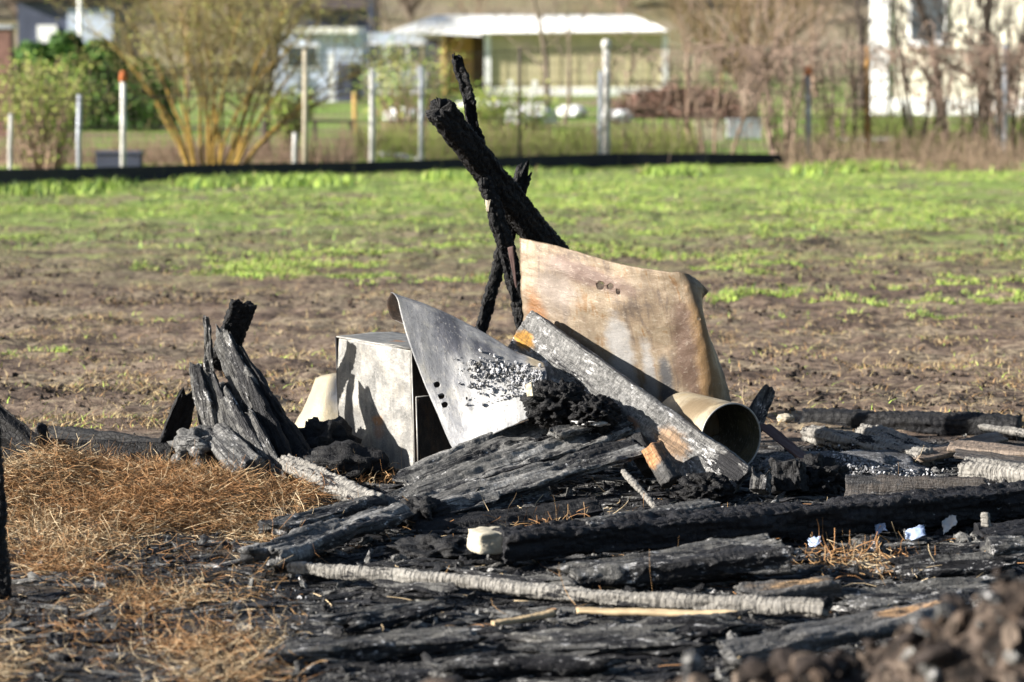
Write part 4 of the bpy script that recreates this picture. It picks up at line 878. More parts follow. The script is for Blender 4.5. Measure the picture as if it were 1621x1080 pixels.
M['post_white'] = mat_plain('white concrete post', (.50, .49, .46), .3, 6, .85, .2)
M['post_grey'] = mat_plain('grey metal post', (.36, .38, .42), .2, 6, .6, .3, .2)
M['post_wood'] = mat_plain('pale wooden post', (.42, .37, .28), .25, 6, .85, .2, stretch=(1, 1, .2))
M['post_rust'] = mat_plain('rusty post', (.30, .17, .06), .35, 6, .8, .2)
M['post_dark'] = mat_plain('dark post', (.09, .075, .06), .3, 6, .8, .2)
M['cap_orange'] = mat_plain('orange rust cap', (.55, .17, .06), .25, 8, .8, .2)
fence = empty('wire_fence', G(800, 256)); tag(fence, 'tall wire fence with many different posts at the back of field', 'fence')
def fpost(px, top, basey, wpx, mat, label, cap=None, D=None, lean=0, dd=.25):
    base = np.interp(px, [a[0] for a in fx] + [1700], [a[1] for a in fx] + [258])
    b = G(px, base); b = Vector((X(px, b.y + dd), b.y + dd, 0)); D = b.y
    w = wpx / FPX * D; t = P(px + lean, top, D)
    Lh = t.z - H1(b.x, b.y)
    pts = [b + Vector((0, 0, -.05)), lerp(b, t, .5) + Vector((rng.normal(0, .006), 0, 0)), t]
    o = link('fence_post', tube_mesh('fence_post', pts, [w / 2 * 1.05, w / 2, w / 2 * .95], 8), fence, mat); o.location = -fence.location; o['label'] = label
    if cap:
        c = link('post_cap', tube_mesh('post_cap', [t + Vector((0, 0, -.01)), t + Vector((0, 0, .10)), t + Vector((0, 0, .13))], [w * .68, w * .62, w * .3], 8), o, cap)
    return o
fpost(195, 128, 262, 9, M['post_white'], 'white post with an orange rusty top', M['cap_orange'])
fpost(126, 150, 265, 8, M['post_grey'], 'thin grey post right of the yellow shrub')
fpost(-180, 130, 270, 8, M['post_grey'], 'grey post beyond the left edge of the view')
fpost(17, 180, 268, 7, M['post_white'], 'short pale post at the left edge')
fpost(483, 80, 257, 9, M['post_wood'], 'tall pale wooden post by the round green bush')
fpost(467, 210, 262, 8, M['post_white'], 'short white post beside the wooden one', dd=.1)
fpost(589, 110, 252, 10, M['post_white'], 'pale grey post left of the green brown bush')
fpost(667, 105, 252, 7, M['post_grey'], 'thin grey post left of the black timbers')
fpost(951, 112, 244, 7, M['post_grey'], 'thin grey post hugging the tall white post', dd=.1)
fpost(960, 76, 244, 12, M['post_white'], 'tall white post with a pointed white top', M['post_white'])
fpost(1279, 118, 255, 9, M['post_grey'], 'grey post with an orange red top', M['cap_orange'])
fpost(1373, 75, 262, 9, M['post_rust'], 'rusty brown post before the cream house corner')
fpost(1591, 72, 262, 10, M['post_grey'], 'tall grey post at the right')
fpost(1578, 120, 232, 7, M['post_white'], 'thin white post left of the tall grey one', dd=.5)
fpost(823, 75, 255, 6, M['post_dark'], 'thin dark post before the long shed')
def fp(px, py, dd=.25):
    base = np.interp(px, [a[0] for a in fx] + [1700], [a[1] for a in fx] + [258]); D = G(px, base).y + dd
    return P(px, py, D)
for k, off in enumerate((0, 60, 120)):
    pts = [fp(px, t + off * (1 if off == 0 else (250 - t) / 190)) for px, t in ((-400, 122), (-60, 118), (195, 116), (483, 88), (589, 92), (823, 80), (960, 76), (1279, 74), (1373, 72), (1591, 70), (1680, 70), (1950, 70))]
    o = link('wire', tube_mesh('wire', pts, .006, 4), fence, M['post_dark']); o.location = -fence.location
# light mesh between the posts
pa, pb = [], []
top_ = lambda q: float(np.interp(q, [-60, 195, 483, 589, 823, 960, 1700], [118, 116, 88, 92, 80, 76, 70]))
for i in range(255):
    q = -400 + i * 9.2; pa.append(fp(q, top_(q))); pb.append(fp(q, 255))
for j in range(12):
    for i in range(40):
        q, w_ = -400 + i * 58, -342 + i * 58; pa.append(fp(q, top_(q) + (j + .5) / 12 * (255 - top_(q)))); pb.append(fp(w_, top_(w_) + (j + .5) / 12 * (255 - top_(w_))))
V, F = sticks(pa, pb, .0027, .0027, 3)
o = link('wire_mesh', npmesh('wire_mesh', V - np.array(fence.location), F), fence, M['post_dark']); o['kind'] = 'stuff'

# ------------------------------------------------------------------ trees and bushes
def grow(base, d, L, r0, depth, r, seg=4, kids=3, spread=.6, up=.15, wob=.18, shrink=.62, out=None, tips=None):
    if out is None: out = ([], [], [], [])
    p = np.array(base, float); d = np.array(d, float); d /= np.linalg.norm(d)
    for s in range(seg):
        q = p + d * L / seg; ra = r0 * (1 - .75 * s / seg); rb = r0 * (1 - .75 * (s + 1) / seg)
        out[0].append(p); out[1].append(q); out[2].append(ra); out[3].append(rb)
        if depth > 0 and s >= 1:
            for c in range(kids if s == seg - 1 else max(1, kids - 1)):
                a = r.normal(size=3); a -= a.dot(d) * d; a /= np.linalg.norm(a)
                nd = d + a * spread * r.uniform(.6, 1.3) + np.array([0, 0, up])
                grow(q, nd, L * shrink * r.uniform(.7, 1.2), rb * .75 + .001, depth - 1, r, seg, kids, spread, up, wob, shrink, out, tips)
        if tips is not None and depth == 0: tips.append(q)
        p = q; d = d + r.normal(size=3) * wob + np.array([0, 0, up * .3]); d /= np.linalg.norm(d)
    return out
def stickobj(name, out, mat, parent, sides=4, minr=.003):
    V, F = sticks(out[0], out[1], np.maximum(out[2], minr), np.maximum(out[3], minr), sides)
    o = link(name, npmesh(name, V - np.array(parent.location), F), parent, mat); return o
def leafobj(name, pts, size, mats, parent, r, up=.3):
    V, F = leaves(pts, size, r, up)
    return link(name, npmesh(name, V - np.array(parent.location), F, smooth=False, mi=r.integers(0, len(mats), len(pts))), parent, mats)
M['lichen'] = mat_plain('yellow lichen bark', (.23, .15, .04), .65, 4, .9, .1, stretch=(1, 1, .4))
M['twig_olive'] = mat_plain('olive yellow twig', (.215, .175, .085), .4, 4, .9, .1)
M['bark_grey'] = mat_plain('grey brown bark', (.17, .135, .105), .4, 6, .9, .1, stretch=(1, 1, .3))
M['bark_brown'] = mat_plain('brown twig', (.27, .19, .14), .35, 4, .9, .1)
M['bark_dark'] = mat_plain('dark bark', (.06, .048, .04), .4, 6, .9, .1)
M['bud'] = mat_plain('young leaf', (.36, .40, .10), .3, 2, .7, .2)
M['bud2'] = mat_plain('young olive leaf', (.42, .38, .13), .3, 2, .7, .2)
M['leaf_green'] = mat_plain('fresh shrub leaf', (.20, .31, .05), .3, 2, .7, .2)
M['leaf_dark'] = mat_plain('dark evergreen leaf', (.035, .08, .022), .4, 2, .7, .2)
M['leaf_mid'] = mat_plain('mid evergreen leaf', (.11, .21, .045), .4, 2, .7, .2)

def gbase(px, D): x = X(px, D); return Vector((x, D, H1(x, D)))
# the big multi stemmed shrub with lichen covered stems
r = np.random.default_rng(31)
c = gbase(335, 41.6); t = empty('lichen_shrub', c); tag(t, 'big spreading shrub with lichen yellow stems and pale young leaves', 'tree')
stems = ([], [], [], []); twigs = ([], [], [], []); tips = []
for i in range(24):
    a = r.uniform(-1, 1); b = r.uniform(-1, 1)
    base = np.array(c) + np.array([a * .45, b * .25, 0])
    d = np.array([a * .5 + r.normal(0, .12), b * .35, 1.0]); p = base; L = r.uniform(2.2, 2.9); rr = r.uniform(.016, .036); dd = d / np.linalg.norm(d)
    for s in range(8):
        q = p + dd * L / 8; stems[0].append(p); stems[1].append(q); stems[2].append(rr * (1 - s * .09)); stems[3].append(rr * (1 - (s + 1) * .09))
        if s >= 2:
            for kk in range(2):
                aa = r.normal(size=3); aa[2] = abs(aa[2]) * .5; nd = dd * .5 + aa * .7
                grow(q, nd, r.uniform(.5, .95), .014, 2, r, 3, 2, .75, .10, .2, .62, twigs, tips)
        p = q; dd = dd + r.normal(size=3) * np.array([.10, .08, .05]) + np.array([a * .03, 0, 0]); dd /= np.linalg.norm(dd)
stickobj('stem', stems, M['lichen'], t, 6); stickobj('twigs', twigs, M['twig_olive'], t, 3, .0032)
tp = np.array(tips); tp = tp[r.integers(0, len(tp), 7000)] + r.normal(0, .06, (7000, 3)); leafobj('crown', tp, .026, [M['bud2'], M['bud'], M['bud']], t, r)

def bush(name, label, cat, px, D, wpx, hpx, mats, bark, r, nst=26, nleaf=4000, lsize=.05, spread=.5, group=None, wob=.14, depth=1):
    c = gbase(px, D); w = wpx / FPX * D; h = hpx / FPX * D; t = empty(name, c); tag(t, label, cat, group)
    out = ([], [], [], []); tips = []
    for i in range(nst):
        a, b = r.uniform(-1, 1, 2)
        grow(np.array(c) + np.array([a * w * .22, b * w * .22, 0]), (a * w * .5, b * w * .4, h), h * r.uniform(.75, 1.0), h * .012 + .004, depth, r, 4, 2, spread, .15, wob, .45, out, tips)
    stickobj('branches', out, bark, t, 3, .004)
    if nleaf:
        tp = np.array(out[1]); tp = tp[tp[:, 2] > c.z + h * .12]; tp = tp[r.integers(0, len(tp), nleaf)] + r.normal(0, .07 * max(w, .4), (nleaf, 3)); leafobj('foliage', tp, lsize, mats, t, r)
    return t
r = np.random.default_rng(33)
bush('yellow_shrub', 'yellow green shrub with reddish twigs at the left end of fence', 'shrub', 66, 39.5, 120, 135, [M['bud'], M['bud'], M['leaf_green']], M['bark_brown'], r, 60, 3800, .045, .3)
bush('round_bush', 'small round bright green bush beside the wooden fence post', 'shrub', 458, 44.5, 44, 85, [M['leaf_green'], M['bud']], M['bark_brown'], r, 30, 2200, .05, .4)
bush('loose_bush', 'loose green and reddish bush before the pale blue shed', 'shrub', 645, 50, 120, 120, [M['leaf_green'], M['bud']], M['bark_brown'], r, 46, 2600, .05, .5)
bush('loose_bush', 'low pale green bush beneath the crossed black timbers', 'shrub', 800, 48, 110, 80, [M['bud'], M['leaf_green']], M['bark_brown'], r, 40, 2500, .05, .5)
# dark evergreen hedge: several conifers
for (px, top, wpx, lb) in ((55, 70, 90, 'dark green conifer at the left end of the evergreen row'), (105, 55, 80, 'tallest conifer of the evergreen row on the left'), (160, 66, 90, 'mid green conifer behind the white post with orange top'), (225, 95, 90, 'dark conifer behind the lichen shrub stems')):
    D = 58; c = gbase(px, D); w = wpx / FPX * D; h = (205 - top) / FPX * D; t = empty('conifer', c); tag(t, lb, 'tree', 'evergreens behind the fence')
    link('trunk', tube_mesh('trunk', [(0, 0, -.1), (0, 0, h * .8)], [.07, .02], 6), t, M['bark_dark'])
    n = 5200; zz = r.random(n) ** .8; th = r.uniform(0, 6.28, n); rad = w * .56 * np.sqrt(np.clip(1 - (zz - .35) ** 2 / .45, .02, 1)) * r.uniform(.5, 1, n) ** .5 * (1 + .3 * np.sin(th * 3 + zz * 14))
    pts = np.stack([c.x + rad * np.cos(th), c.y + rad * np.sin(th), c.z + zz * h], 1) + r.normal(0, .03, (n, 3))
    leafobj('crown', pts, .10, [M['leaf_dark'], M['leaf_mid'], M['leaf_mid']], t, r, .5)
def tree(name, label, px, D, h, r0, lean, r, bark, depth=3, kids=3, spread=.55, up=.12, seg=4, L=None, cat='tree', minr=.006, group=None):
    c = gbase(px, D); t = empty(name, c); tag(t, label, cat, group)
    tr = ([], [], [], []); out = ([], [], [], []); p = np.array(c); d = np.array([lean[0], lean[1], 1.0]); d /= np.linalg.norm(d)
    for s in range(6):
        q = p + d * h / 6; tr[0].append(p); tr[1].append(q); tr[2].append(r0 * (1 - s * .12)); tr[3].append(r0 * (1 - (s + 1) * .12))
        if s >= 1:
            for k in range(kids):
                a = r.normal(size=3); a[2] = abs(a[2]) * .6; grow(q, d * .5 + a * .6, (L or h * .45) * r.uniform(.6, 1), r0 * .4 * (1 - s * .1), depth - 1, r, seg, 2, spread, up, .16, .6, out)
        p = q; d = d + r.normal(size=3) * .08; d /= np.linalg.norm(d)
    stickobj('trunk', tr, bark, t, 7); stickobj('crown', out, bark, t, 3, minr); return t
tree('bare_tree', 'dark thin trunk behind the lichen shrub', 420, 46, 2.6, .09, (.05, 0), r, M['bark_dark'], 2, 2)
tree('bare_tree', 'bare grey tree rising before the long shed wall', 866, 60, 3.4, .07, (0, 0), r, M['bark_grey'], 3, 2)
tree('bare_tree', 'slim leaning bare sapling right of the grey tree', 893, 62, 2.8, .05, (.22, 0), r, M['bark_grey'], 2, 2)
tree('bare_tree', 'dark bare tree with forked limbs before the cream house', 1492, 52, 3.2, .12, (-.12, 0), r, M['bark_dark'], 3, 3, .5)
tree('bare_tree', 'dark bare tree trunk at the right before the cream house', 1560, 51, 3.4, .13, (-.08, 0), r, M['bark_dark'], 3, 3, .5)
tree('bare_tree', 'slender dark trunk standing at the corner of the cream house', 1362, 58, 4.0, .10, (0, 0), r, M['bark_dark'], 3, 2)
for i, (px, D, lb_) in enumerate(((300, 84, 'bare tan tree behind the crown of the lichen shrub'), (620, 104, 'bare tree rising behind the left end of white roof'), (745, 106, 'bare tree behind the middle of the white roof'), (1090, 96, 'bare tree at the right end of the white roof'), (1290, 88, 'bare brown tree behind the orange topped post'), (1230, 110, 'far bare tree behind the willow rods'), (980, 108, 'bare tree behind the right part of white roof'), (420, 104, 'bare tree behind the dark barn corner'))):
    tree('bare_tree', lb_, px, D, 4.5, .10, (r.normal(0, .06), 0), r, M['bark_grey'] if i % 2 else M['bark_brown'], 3, 3, .55, L=2.0, minr=.012)
# fan of straight willow rods
c = gbase(1185, 62); t = empty('willow_bush', c); tag(t, 'large fan shaped bush of bare olive brown rods behind the vines', 'shrub')
out = ([], [], [], [])
for i in range(75):
    a = r.uniform(-1, 1); grow(np.array(c) + np.array([r.normal(0, .2), r.normal(0, .2), 1.0 + r.normal(0, .15)]), (a * 1.1, r.normal(0, .3), 1 - .4 * abs(a)), r.uniform(1.6, 2.4), .028, 1, r, 4, 2, .4, .1, .06, .5, out)
stickobj('rods', out, mat_plain('olive brown rod', (.20, .145, .075), .35, 4, .9, .1), t, 4, .007)
link('trunk', tube_mesh('trunk', [(0, 0, -.1), (.03, 0, .6), (0, 0, 1.2)], [.2, .2, .24], 8), t, M['bark_grey'])

# dry climbing vines on the fence
def vines(px0, px1, n, label, r, topy=74, hang=(.2, 1.3), base_n=20, tw=.05):
    c = gbase((px0 + px1) / 2, 42.8); t = empty('dry_vine', c); tag(t, label, 'vine', 'dry vines on the wire fence'); a0, a1 = [], []
    for i in range(n):
        px = r.uniform(px0, px1); p = np.array(fp(px, topy + (abs(r.normal(0, 10)) if r.random() < .45 else r.uniform(0, 120)), .25 + r.normal(0, .12))); L = r.uniform(*hang) * (1 if r.random() < .6 else .4); d = r.normal(size=3) * np.array([.8, .3, .3]); m = max(4, int(L / .07))
        for s in range(m):
            d = d + r.normal(size=3) * np.array([.5, .25, .4]) + np.array([0, 0, -.22]); d /= np.linalg.norm(d); q = p + d * .075; a0.append(p); a1.append(q); p = q
    for i in range(base_n):
        px = r.uniform(px0, px1); b = np.array(fp(px, 258, .2)); e = np.array(fp(px + r.normal(0, 18), topy + 5, .25)); p = b
        for s in range(10):
            q = b + (e - b) * (s + 1) / 10 + r.normal(0, .05, 3); a0.append(p); a1.append(q); p = q
    V, F = sticks(a0, a1, .0065, .0055, 3)
    o = link('stems', npmesh('stems', V - np.array(t.location), F), t, [M['vine']]); o['kind'] = 'stuff'
M['vine'] = mat_plain('dry brown vine', (.33, .24, .19), .45, 4, .9, .1)
vines(1095, 1245, 150, 'dry brown vine tangle left of the orange topped post', r, 72, (.3, 1.7), 24)
vines(1245, 1375, 140, 'dry vine tangle between orange topped post and rusty post', r, 72, (.3, 1.4), 16)
vines(1375, 1480, 190, 'dry vines hanging in front of the cream house corner', r, 76, (.2, .8), 8)
vines(1480, 1640, 380, 'dense dry vine curtain at the right end of the fence', r, 74, (.3, 1.1), 14)
vines(960, 1095, 70, 'sparse dry vine strands right of the tall white post', r, 80, (.3, 1.4), 18)

for (px, w_, h_, n_, mt_, lb_) in ((1130, 150, 235, 60, 'bark_brown', 'tall wispy bare shrub behind the left end of the vines'), (1250, 120, 262, 60, 'vine', 'tall bare reddish shrub left of the orange topped post'), (1325, 110, 240, 50, 'bark_grey', 'grey bare shrub between the orange topped and rusty posts'), (1450, 120, 235, 60, 'bark_dark', 'dark thin bare shrub in front of the cream wall'), (1535, 150, 262, 120, 'bark_dark', 'dark twiggy shrub before the right part of the cream house'), (1605, 110, 262, 110, 'bark_dark', 'bare shrub cut by the right edge of the view')):
    bush('bare_shrub', lb_, 'shrub', px, 44.5 + r.uniform(-.4, 1.5), w_, h_, [], M[mt_], r, int(n_ * .13), 0, .05, .55, wob=.16, depth=2)

# weeds behind the fence
def weed(label, px0, px1, n, y0, y1, h, mat, rad=.006):
    D0 = r.uniform(y0, y1, n); px = r.uniform(px0, px1, n); x = X(px, D0); k = fbm(x * 1.1, D0 * .5, k=int(px0)) > -.25; x, D0 = x[k], D0[k]; n = len(x); z = H(x, D0); hh = r.uniform(.25, 1, n) * h
    V, F = sticks(np.stack([x, D0, z], 1), np.stack([x + r.normal(0, .12, n), D0 + r.normal(0, .1, n), z + hh], 1), rad, rad * .4, 3)
    tag(link('tall_weeds', npmesh('tall_weeds', V, F), None, mat), label, 'weeds', None, 'stuff')
weed('tall yellow green weeds behind the middle of the fence', 560, 1100, 3600, 43.5, 50, .5, mat_plain('weed green', (.20, .235, .06), .3, 2, .8, .2), .008)
weed('brown dry weeds behind the middle of the fence', 540, 1110, 1500, 43.2, 50, .6, M['bark_brown'])
weed('green weeds behind the right end of the fence', 1300, 1640, 3000, 44, 56, .6, mat_plain('weed green right', (.17, .215, .05), .3, 2, .8, .2), .008)
weed('dry brown weeds behind the right end of the fence', 1240, 1640, 1700, 43.0, 47, .5, M['bark_brown'])
weed('dry weeds behind the left part of the fence', 0, 560, 2200, 42.2, 45, .5, M['bark_brown'])

# ------------------------------------------------------------------ buildings and yard things
M['shed_wall'] = mat_plain('beige shed wall', (.46, .41, .26), .08, 1.5, .85, .2)
M['roof_white'] = mat_plain('white corrugated roof', (.80, .79, .75), .05, 2, .6, .3)
M['orange_wood_lit'] = mat_plain('orange wood and lit wall', (.60, .38, .15), .15, 2, .8, .2)  # orange wood; on the shed also the sunlit tone of the side wall
M['recess_shade'] = mat_plain('shaded recess brown', (.19, .12, .07), .2, 2, .8, .2)  # brown of the shadow in the doorway recess
M['white_paint'] = mat_plain('white painted trim', (.78, .78, .78), .06, 2, .7, .3)
M['blue_wall'] = mat_plain('pale blue grey wall', (.46, .52, .64), .1, 1.2, .8, .2)
M['dark_blue'] = mat_plain('dark slate wall', (.07, .08, .12), .3, 1.2, .8, .2)
M['glass'] = NG('window glass').out((.06, .075, .09), .08, 0, .6)
M['cream_wall'] = mat_plain('cream house wall', (.74, .70, .58), .05, 1.5, .85, .2)
M['brick'] = mat_plain('dull red brick pillar', (.22, .125, .105), .3, 4, .9, .1)
def corrug(name, A, B, Cc, Dd, n, amp, mat, parent):
    """corrugated sheet between eave A-B and ridge D-C"""
    s = np.linspace(0, 1, n)[:, None]; A, B, Cc, Dd = (np.array(q) for q in (A, B, Cc, Dd))
    e = A + (B - A) * s; rg = Dd + (Cc - Dd) * s; wv = np.array([0, 0, 1.0]) * (amp * np.sin(np.linspace(0, n / 4 * 2 * math.pi, n)))[:, None]
    V = np.concatenate([e + wv, rg + wv, e + wv - [0, 0, .03], rg + wv - [0, 0, .03]]) - np.array(parent.location)
    i = np.arange(n - 1); f = [np.stack([i, i + 1, i + 1 + n, i + n], 1), np.stack([i + 2 * n, i + 3 * n, i + 3 * n + 1, i + 2 * n + 1], 1), np.stack([i, i + 2 * n, i + 2 * n + 1, i + 1], 1), np.stack([i + n, i + n + 1, i + 3 * n + 1, i + 3 * n], 1)]
    return link(name, npmesh(name, V, f), parent, mat)
# long beige shed
D = 90.0; s_ = D / FPX
sh = empty('long_shed', gbase(880, D)); tag(sh, 'long beige shed with a white corrugated roof and shadow-brown doorway', 'shed')
gz = H1(X(880, D), D)
zt = P(900, 54, D).z
def lb(name, px0, px1, z0, z1, y0, y1, mat, par=sh):
    x0, x1 = X(px0, D), X(px1, D)
    return box(name, ((x0 + x1) / 2 - par.location.x, (y0 + y1) / 2 - par.location.y, (z0 + z1) / 2 - par.location.z, x1 - x0, y1 - y0, z1 - z0), mat, par)
lb('wall', 772, 1052, gz - .2, zt, D, D + 3.2, M['shed_wall'])
lb('wall', 704, 771, gz - .2, zt, D + 1.25, D + 3.2, M['recess_shade'])  # recess shadow put into the wall colour
lb('side_wall', 701, 706, gz - .2, zt, D - .25, D + 1.2, M['orange_wood_lit'])  # sunlit orange put into the side wall colour
lb('door_leaf', 711, 748, gz - .1, zt - .1, D + 1.15, D + 1.2, M['orange_wood_lit'])
lb('corner_trim', 767, 777, gz - .2, zt - .02, D - .08, D - .005, M['white_paint'])
lb('corner_trim', 1047, 1056, gz - .2, zt - .02, D - .08, D - .005, M['white_paint'])
lb('skirting', 777, 1047, gz - .2, gz + .25, D - .04, D - .004, M['white_paint'])
for q in range(800, 1046, 28): lb('wall_batten', q, q + 1.6, gz + .26, zt - .03, D - .02, D - .003, M['shed_wall'])
corrug('roof', P(762, 52, D - .4), P(1060, 48, D - .4), P(1000, 24, D + 4.5), P(700, 24, D + 4.5), 160, .018, M['roof_white'], sh)
corrug('roof', P(618, 50, D - .5), P(762, 56, D - .5), P(760, 24, D + 4.5), P(690, 24, D + 4.5), 80, .018, M['roof_white'], sh)
# pale blue lean-to left of it
bl = empty('blue_leanto', gbase(640, D + .6)); tag(bl, 'pale blue lean-to with windows at the left end of the long shed', 'shed')
lb('wall', 572, 700, gz - .2, P(600, 52, D).z, D + .8, D + 3, M['blue_wall'], bl)
for a, b in ((580, 604), (612, 636), (644, 668)):
    f_ = lb('window', a, b, gz + .95, gz + 1.65, D + .74, D + .79, M['white_paint'], bl)
    x0, x1 = X(a + 3, D), X(b - 3, D); box('pane', ((x0 + x1) / 2 - bl.location.x, D + .725 - bl.location.y, gz + 1.3 - bl.location.z, x1 - x0, .02, .56), M['glass'], f_)
lb('door', 674, 694, gz, gz + 1.75, D + .74, D + .79, M['dark_blue'], bl)
# garage shed further left
gr = empty('pale_garage', gbase(500, D - 8)); tag(gr, 'pale blue garage with white roof edge and dark open door', 'garage'); Dg = D - 8
def lg(name, px0, px1, py0, py1, y0, y1, mat, par, DD):
    a, b = P(px0, py1, DD), P(px1, py0, DD)
    return box(name, ((a.x + b.x) / 2 - par.location.x, (y0 + y1) / 2 - par.location.y, (a.z + b.z) / 2 - par.location.z, b.x - a.x, y1 - y0, b.z - a.z), mat, par)
lg('wall', 432, 572, 52, 172, Dg, Dg + 4, M['blue_wall'], gr, Dg)
lg('roof', 466, 566, 43, 53, Dg - .25, Dg + 4.2, M['roof_white'], gr, Dg)
lg('door', 533, 572, 100, 168, Dg - .05, Dg - .004, M['dark_blue'], gr, Dg)  # dark slab stands in for the shade of the open doorway
lg('post', 522, 530, 85, 172, Dg - .3, Dg - .2, M['white_paint'], gr, Dg)
lg('post', 428, 438, 100, 170, Dg - .3, Dg - .2, M['white_paint'], gr, Dg)
lg('window', 450, 505, 70, 110, Dg - .06, Dg - .004, M['white_paint'], gr, Dg)
lg('pane', 454, 501, 74, 106, Dg - .08, Dg - .061, M['glass'], gr, Dg)
# dark roofed house behind
dh = empty('slate_house', gbase(90, 112)); tag(dh, 'dark slate grey house partly hidden behind the conifers at upper left', 'house')
lg('wall', 30, 190, 2, 150, 112, 118, M['dark_blue'], dh, 112); lg('gable_panel', 108, 178, 14, 75, 111.9, 111.98, M['blue_wall'], dh, 112); lg('chimney', 32, 50, -30, 4, 113, 114, M['bark_dark'], dh, 112); lg('roof', 20, 200, -14, 1, 111.6, 118.4, M['bark_dark'], dh, 112)
lg('window', 60, 90, 40, 80, 111.9, 111.99, M['white_paint'], dh, 112)
d2 = empty('dark_barn', gbase(545, 116)); tag(d2, 'dark barn with a brown roof above the pale garage', 'barn')
lg('wall', 470, 592, 16, 120, 116, 122, M['dark_blue'], d2, 116); lg('roof', 460, 590, -20, 15, 115.6, 122.4, mat_plain('dull brown roof', (.10, .08, .085), .3, 2, .8, .2), d2, 116)
lg('gutter_pipe', 584, 592, -20, 110, 115.5, 115.58, M['dark_blue'], d2, 116)
wp = empty('white_pole', gbase(131, 70)); tag(wp, 'thin white pole standing among the conifers', 'pole'); link('shaft', tube_mesh('shaft', [(0, 0, -.1), (0, 0, 4.2)], .055, 8), wp, M['white_paint']); link('foot', tube_mesh('foot', [(0, 0, -.1), (0, 0, .15)], .09, 8), wp, M['post_grey'])
# cream house on the right, its front turned to the left
Dh = 69; ho = empty('cream_house', P(1376, 50, Dh) * 1.0); ho.location.z = H1(X(1376, Dh), Dh); ho.rotation_euler = (0, 0, math.radians(-20))
tag(ho, 'cream sunlit house with white corner at the right', 'house')
hz = 5.2
box('wall', (4.2, 3.0, hz / 2, 8.2, 6.0, hz), M['cream_wall'], ho)
box('corner_pilaster', (.27, -.06, hz / 2, .46, .10, hz), M['white_paint'], ho)
box('plinth', (4.4, -.04, .15, 7.7, .07, .5), M['white_paint'], ho)
for wx in (1.42, 4.4):
    f_ = box('window', (wx, -.035, 2.45, .95, .06, 1.5), M['white_paint'], ho)
    box('pane', (wx, -.075, 2.45, .78, .02, 1.32), M['glass'], f_); box('sill', (wx, -.12, 1.66, 1.05, .16, .05), M['white_paint'], f_)
box('roof', (4.2, 3.0, hz + .2, 9.0, 6.8, .4), M['brick'], ho)
# brick pillar, left edge
bp = empty('brick_pillar', gbase(6, 54)); tag(bp, 'dull red brick pillar at the left edge of the view', 'pillar'); box('shaft', (0, 0, .95, .42, .42, 2.2), M['brick'], bp); box('cap', (0, 0, 2.09, .5, .5, .07), M['post_grey'], bp)
# yard things
M['tarp'] = mat_plain('white tarp', (.78, .78, .78), .08, 3, .6, .3)
for (px, py, w, h, lb_) in ((640, 183, 70, 22, 'white tarpaulin heap left of the thick black post'), (842, 186, 75, 34, 'white tarpaulin heap before the beige shed'), (770, 168, 90, 18, 'flat white sheet pile behind the crossed timbers'), (975, 186, 50, 20, 'white tarpaulin heap behind the tall white post'), (905, 178, 46, 18, 'small white heap right of the grey bare tree')):
    D = 9006 / (py + h / 2 - 50); c = gbase(px, D); rock('tarpaulin_heap', lb_, 'tarpaulin', c + Vector((0, 0, h / FPX * D * .6)), (w / FPX * D / 2, .35, h / FPX * D * .55), M['tarp'], amp=.45, sub=4, freq=2.2)
for (px, lean_, lb_) in ((812, -4, 'white plank standing upright before the shed'), (838, 10, 'white plank leaning right before the shed')):
    a = gbase(px, 74); b = P(px + lean_, 128, 74); board('white_plank', lb_, 'plank', a, b, .12, .03, (0, -1, 0), M['white_paint'], res=.05, crack=(.1, .1, 0), rough=.0, jag=(0, 0))
def sticks_heap(name, label, cat, px, D, wpx, hpx, n, mat, rad, L):
    c = gbase(px, D); w = wpx / FPX * D / 2; h = hpx / FPX * D; x = r.uniform(-1, 1, n); z = r.random(n) * (1 - x ** 2 * .7) * h; a = r.uniform(-.35, .35, n); yy = r.uniform(-.5, .5, n)
    ctr = np.stack([c.x + x * w, c.y + yy, c.z + z], 1); dv = np.stack([np.cos(a), r.normal(0, .4, n), np.sin(a)], 1) * L / 2
    V, F = sticks(ctr - dv, ctr + dv, rad, rad * .7, 5); tag(link(name, npmesh(name, V, F), None, mat), label, cat, None, 'stuff')
sticks_heap('branch_heap', 'reddish brown heap of cut branches right of the shed', 'branch heap', 1075, 66, 190, 48, 420, mat_plain('red brown cut branch', (.20, .12, .095), .4, 3, .9, .1), .028, .9)
sticks_heap('branch_heap', 'low brown branch heap below the cream house', 'branch heap', 1480, 47, 130, 30, 320, M['bark_brown'], .018, .7)
def yard_box(name, label, cat, px0, px1, top, base, mat, lid):
    D = 9006 / (base - 50); t = empty(name, gbase((px0 + px1) / 2, D)); tag(t, label, cat); w = (px1 - px0) / FPX * D; h = (base - top) / FPX * D
    box('body', (0, w * .3, h * .46, w, w * .6, h * .92), mat, t); box('lid', (0, w * .3, h * .96, w * 1.06, w * .66, h * .08), lid, t)
yard_box('planter_box', 'beige wooden box behind the fence near the vines', 'box', 1100, 1146, 192, 222, M['post_wood'], M['post_wood'])
yard_box('storage_box', 'grey storage box right of the beige one', 'box', 1152, 1204, 188, 218, M['post_grey'], M['post_grey'])
yard_box('compost_box', 'dark grey bin behind the white post with orange top', 'bin', 152, 222, 240, 272, M['dark_blue'], M['dark_blue'])
tb = empty('garden_table', gbase(528, 52)); tag(tb, 'low dark garden table behind the wooden fence post', 'table')
box('table_top', (0, 0, .38, .78, .5, .05), M['post_dark'], tb)
for sx in (-.33, .33):
    for sy in (-.19, .19): box('leg', (sx, sy, .17, .06, .06, .37), M['post_dark'], tb)
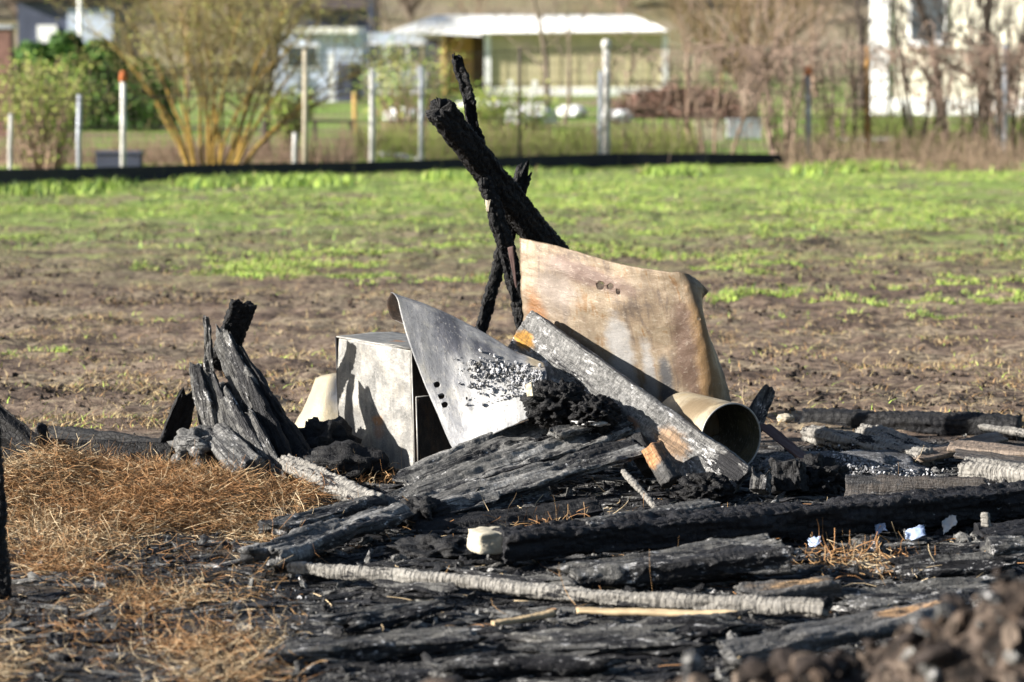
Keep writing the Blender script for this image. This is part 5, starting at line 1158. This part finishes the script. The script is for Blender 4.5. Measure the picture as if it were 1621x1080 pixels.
os_ = gbase(562, 56); board('orange_stake', 'short orange brown stake left of the pale grey post', 'stake', os_, os_ + Vector((0, 0, .85)), .09, .06, (0, -1, 0), M['orange_wood_lit'], res=.03, crack=(.1, .1, 0), rough=0, jag=(0, .03))
pw = gbase(1325, 49); board('white_bar', 'white bar lying level behind the rusty fence post', 'bar', P(1325, 223, 47), P(1415, 221, 47), .07, .06, (0, -.5, 1), M['white_paint'], res=.03, crack=(.1, .1, 0), rough=0, jag=(0, 0))
for px in (1340, 1402):
    a = gbase(px, 47); board('bar_support', 'short brown stake carrying the white bar, %s end' % ('left' if px < 1370 else 'right'), 'stake', a, P(px, 228, 47), .05, .05, (0, -1, 0), M['post_dark'], res=.03, crack=(.1, .1, 0), rough=0, jag=(0, 0))
board('pale_plank', 'pale plank lying on the ground behind the black edging', 'plank', P(600, 244, 45.5), P(672, 253, 44.6), .12, .05, (0, -.5, 1), M['white_paint'], res=.03, crack=(.1, .1, 0), rough=0, jag=(0, 0))

# ------------------------------------------------------------------ far wood on the rising ground
r = np.random.default_rng(41)
out = ([], [], [], []); pts = []
for i in range(230):
    D = r.uniform(135, 210); x = r.uniform(-.26, .26) * D; z = H1(x, D); h = r.uniform(4, 9)
    for s in range(26):
        a = r.uniform(-1, 1, 3); q = np.array([x + a[0] * h * .3, D + a[1] * 2, z + h * (.15 + .85 * r.random())]); out[0].append(np.array([x, D, z + h * .1 * r.random()])); out[1].append(q); out[2].append(.10); out[3].append(.03); pts.append(q)
V, F = sticks(out[0], out[1], np.array(out[2]), np.array(out[3]), 3)
pts = np.array(pts); lp = pts[r.integers(0, len(pts), 22000)] + r.normal(0, .7, (22000, 3)); V2, F2 = leaves(lp, .38, r)
mt = [M['bark_grey'], mat_plain('far tan twigs', (.27, .22, .15), .3, .3, .9, .1), mat_plain('far olive twigs', (.22, .21, .10), .3, .3, .9, .1), mat_plain('far grey twigs', (.24, .21, .19), .3, .3, .9, .1)]
mi = np.concatenate([np.zeros(len(F)), r.integers(1, 4, len(F2))])
tag(link('far_wood', npmesh('far_wood', np.concatenate([V, V2]), [F, F2 + len(V)], mi=mi), None, mt), 'hazy tan bare woodland on the rise behind the sheds', 'woodland', None, 'stuff')
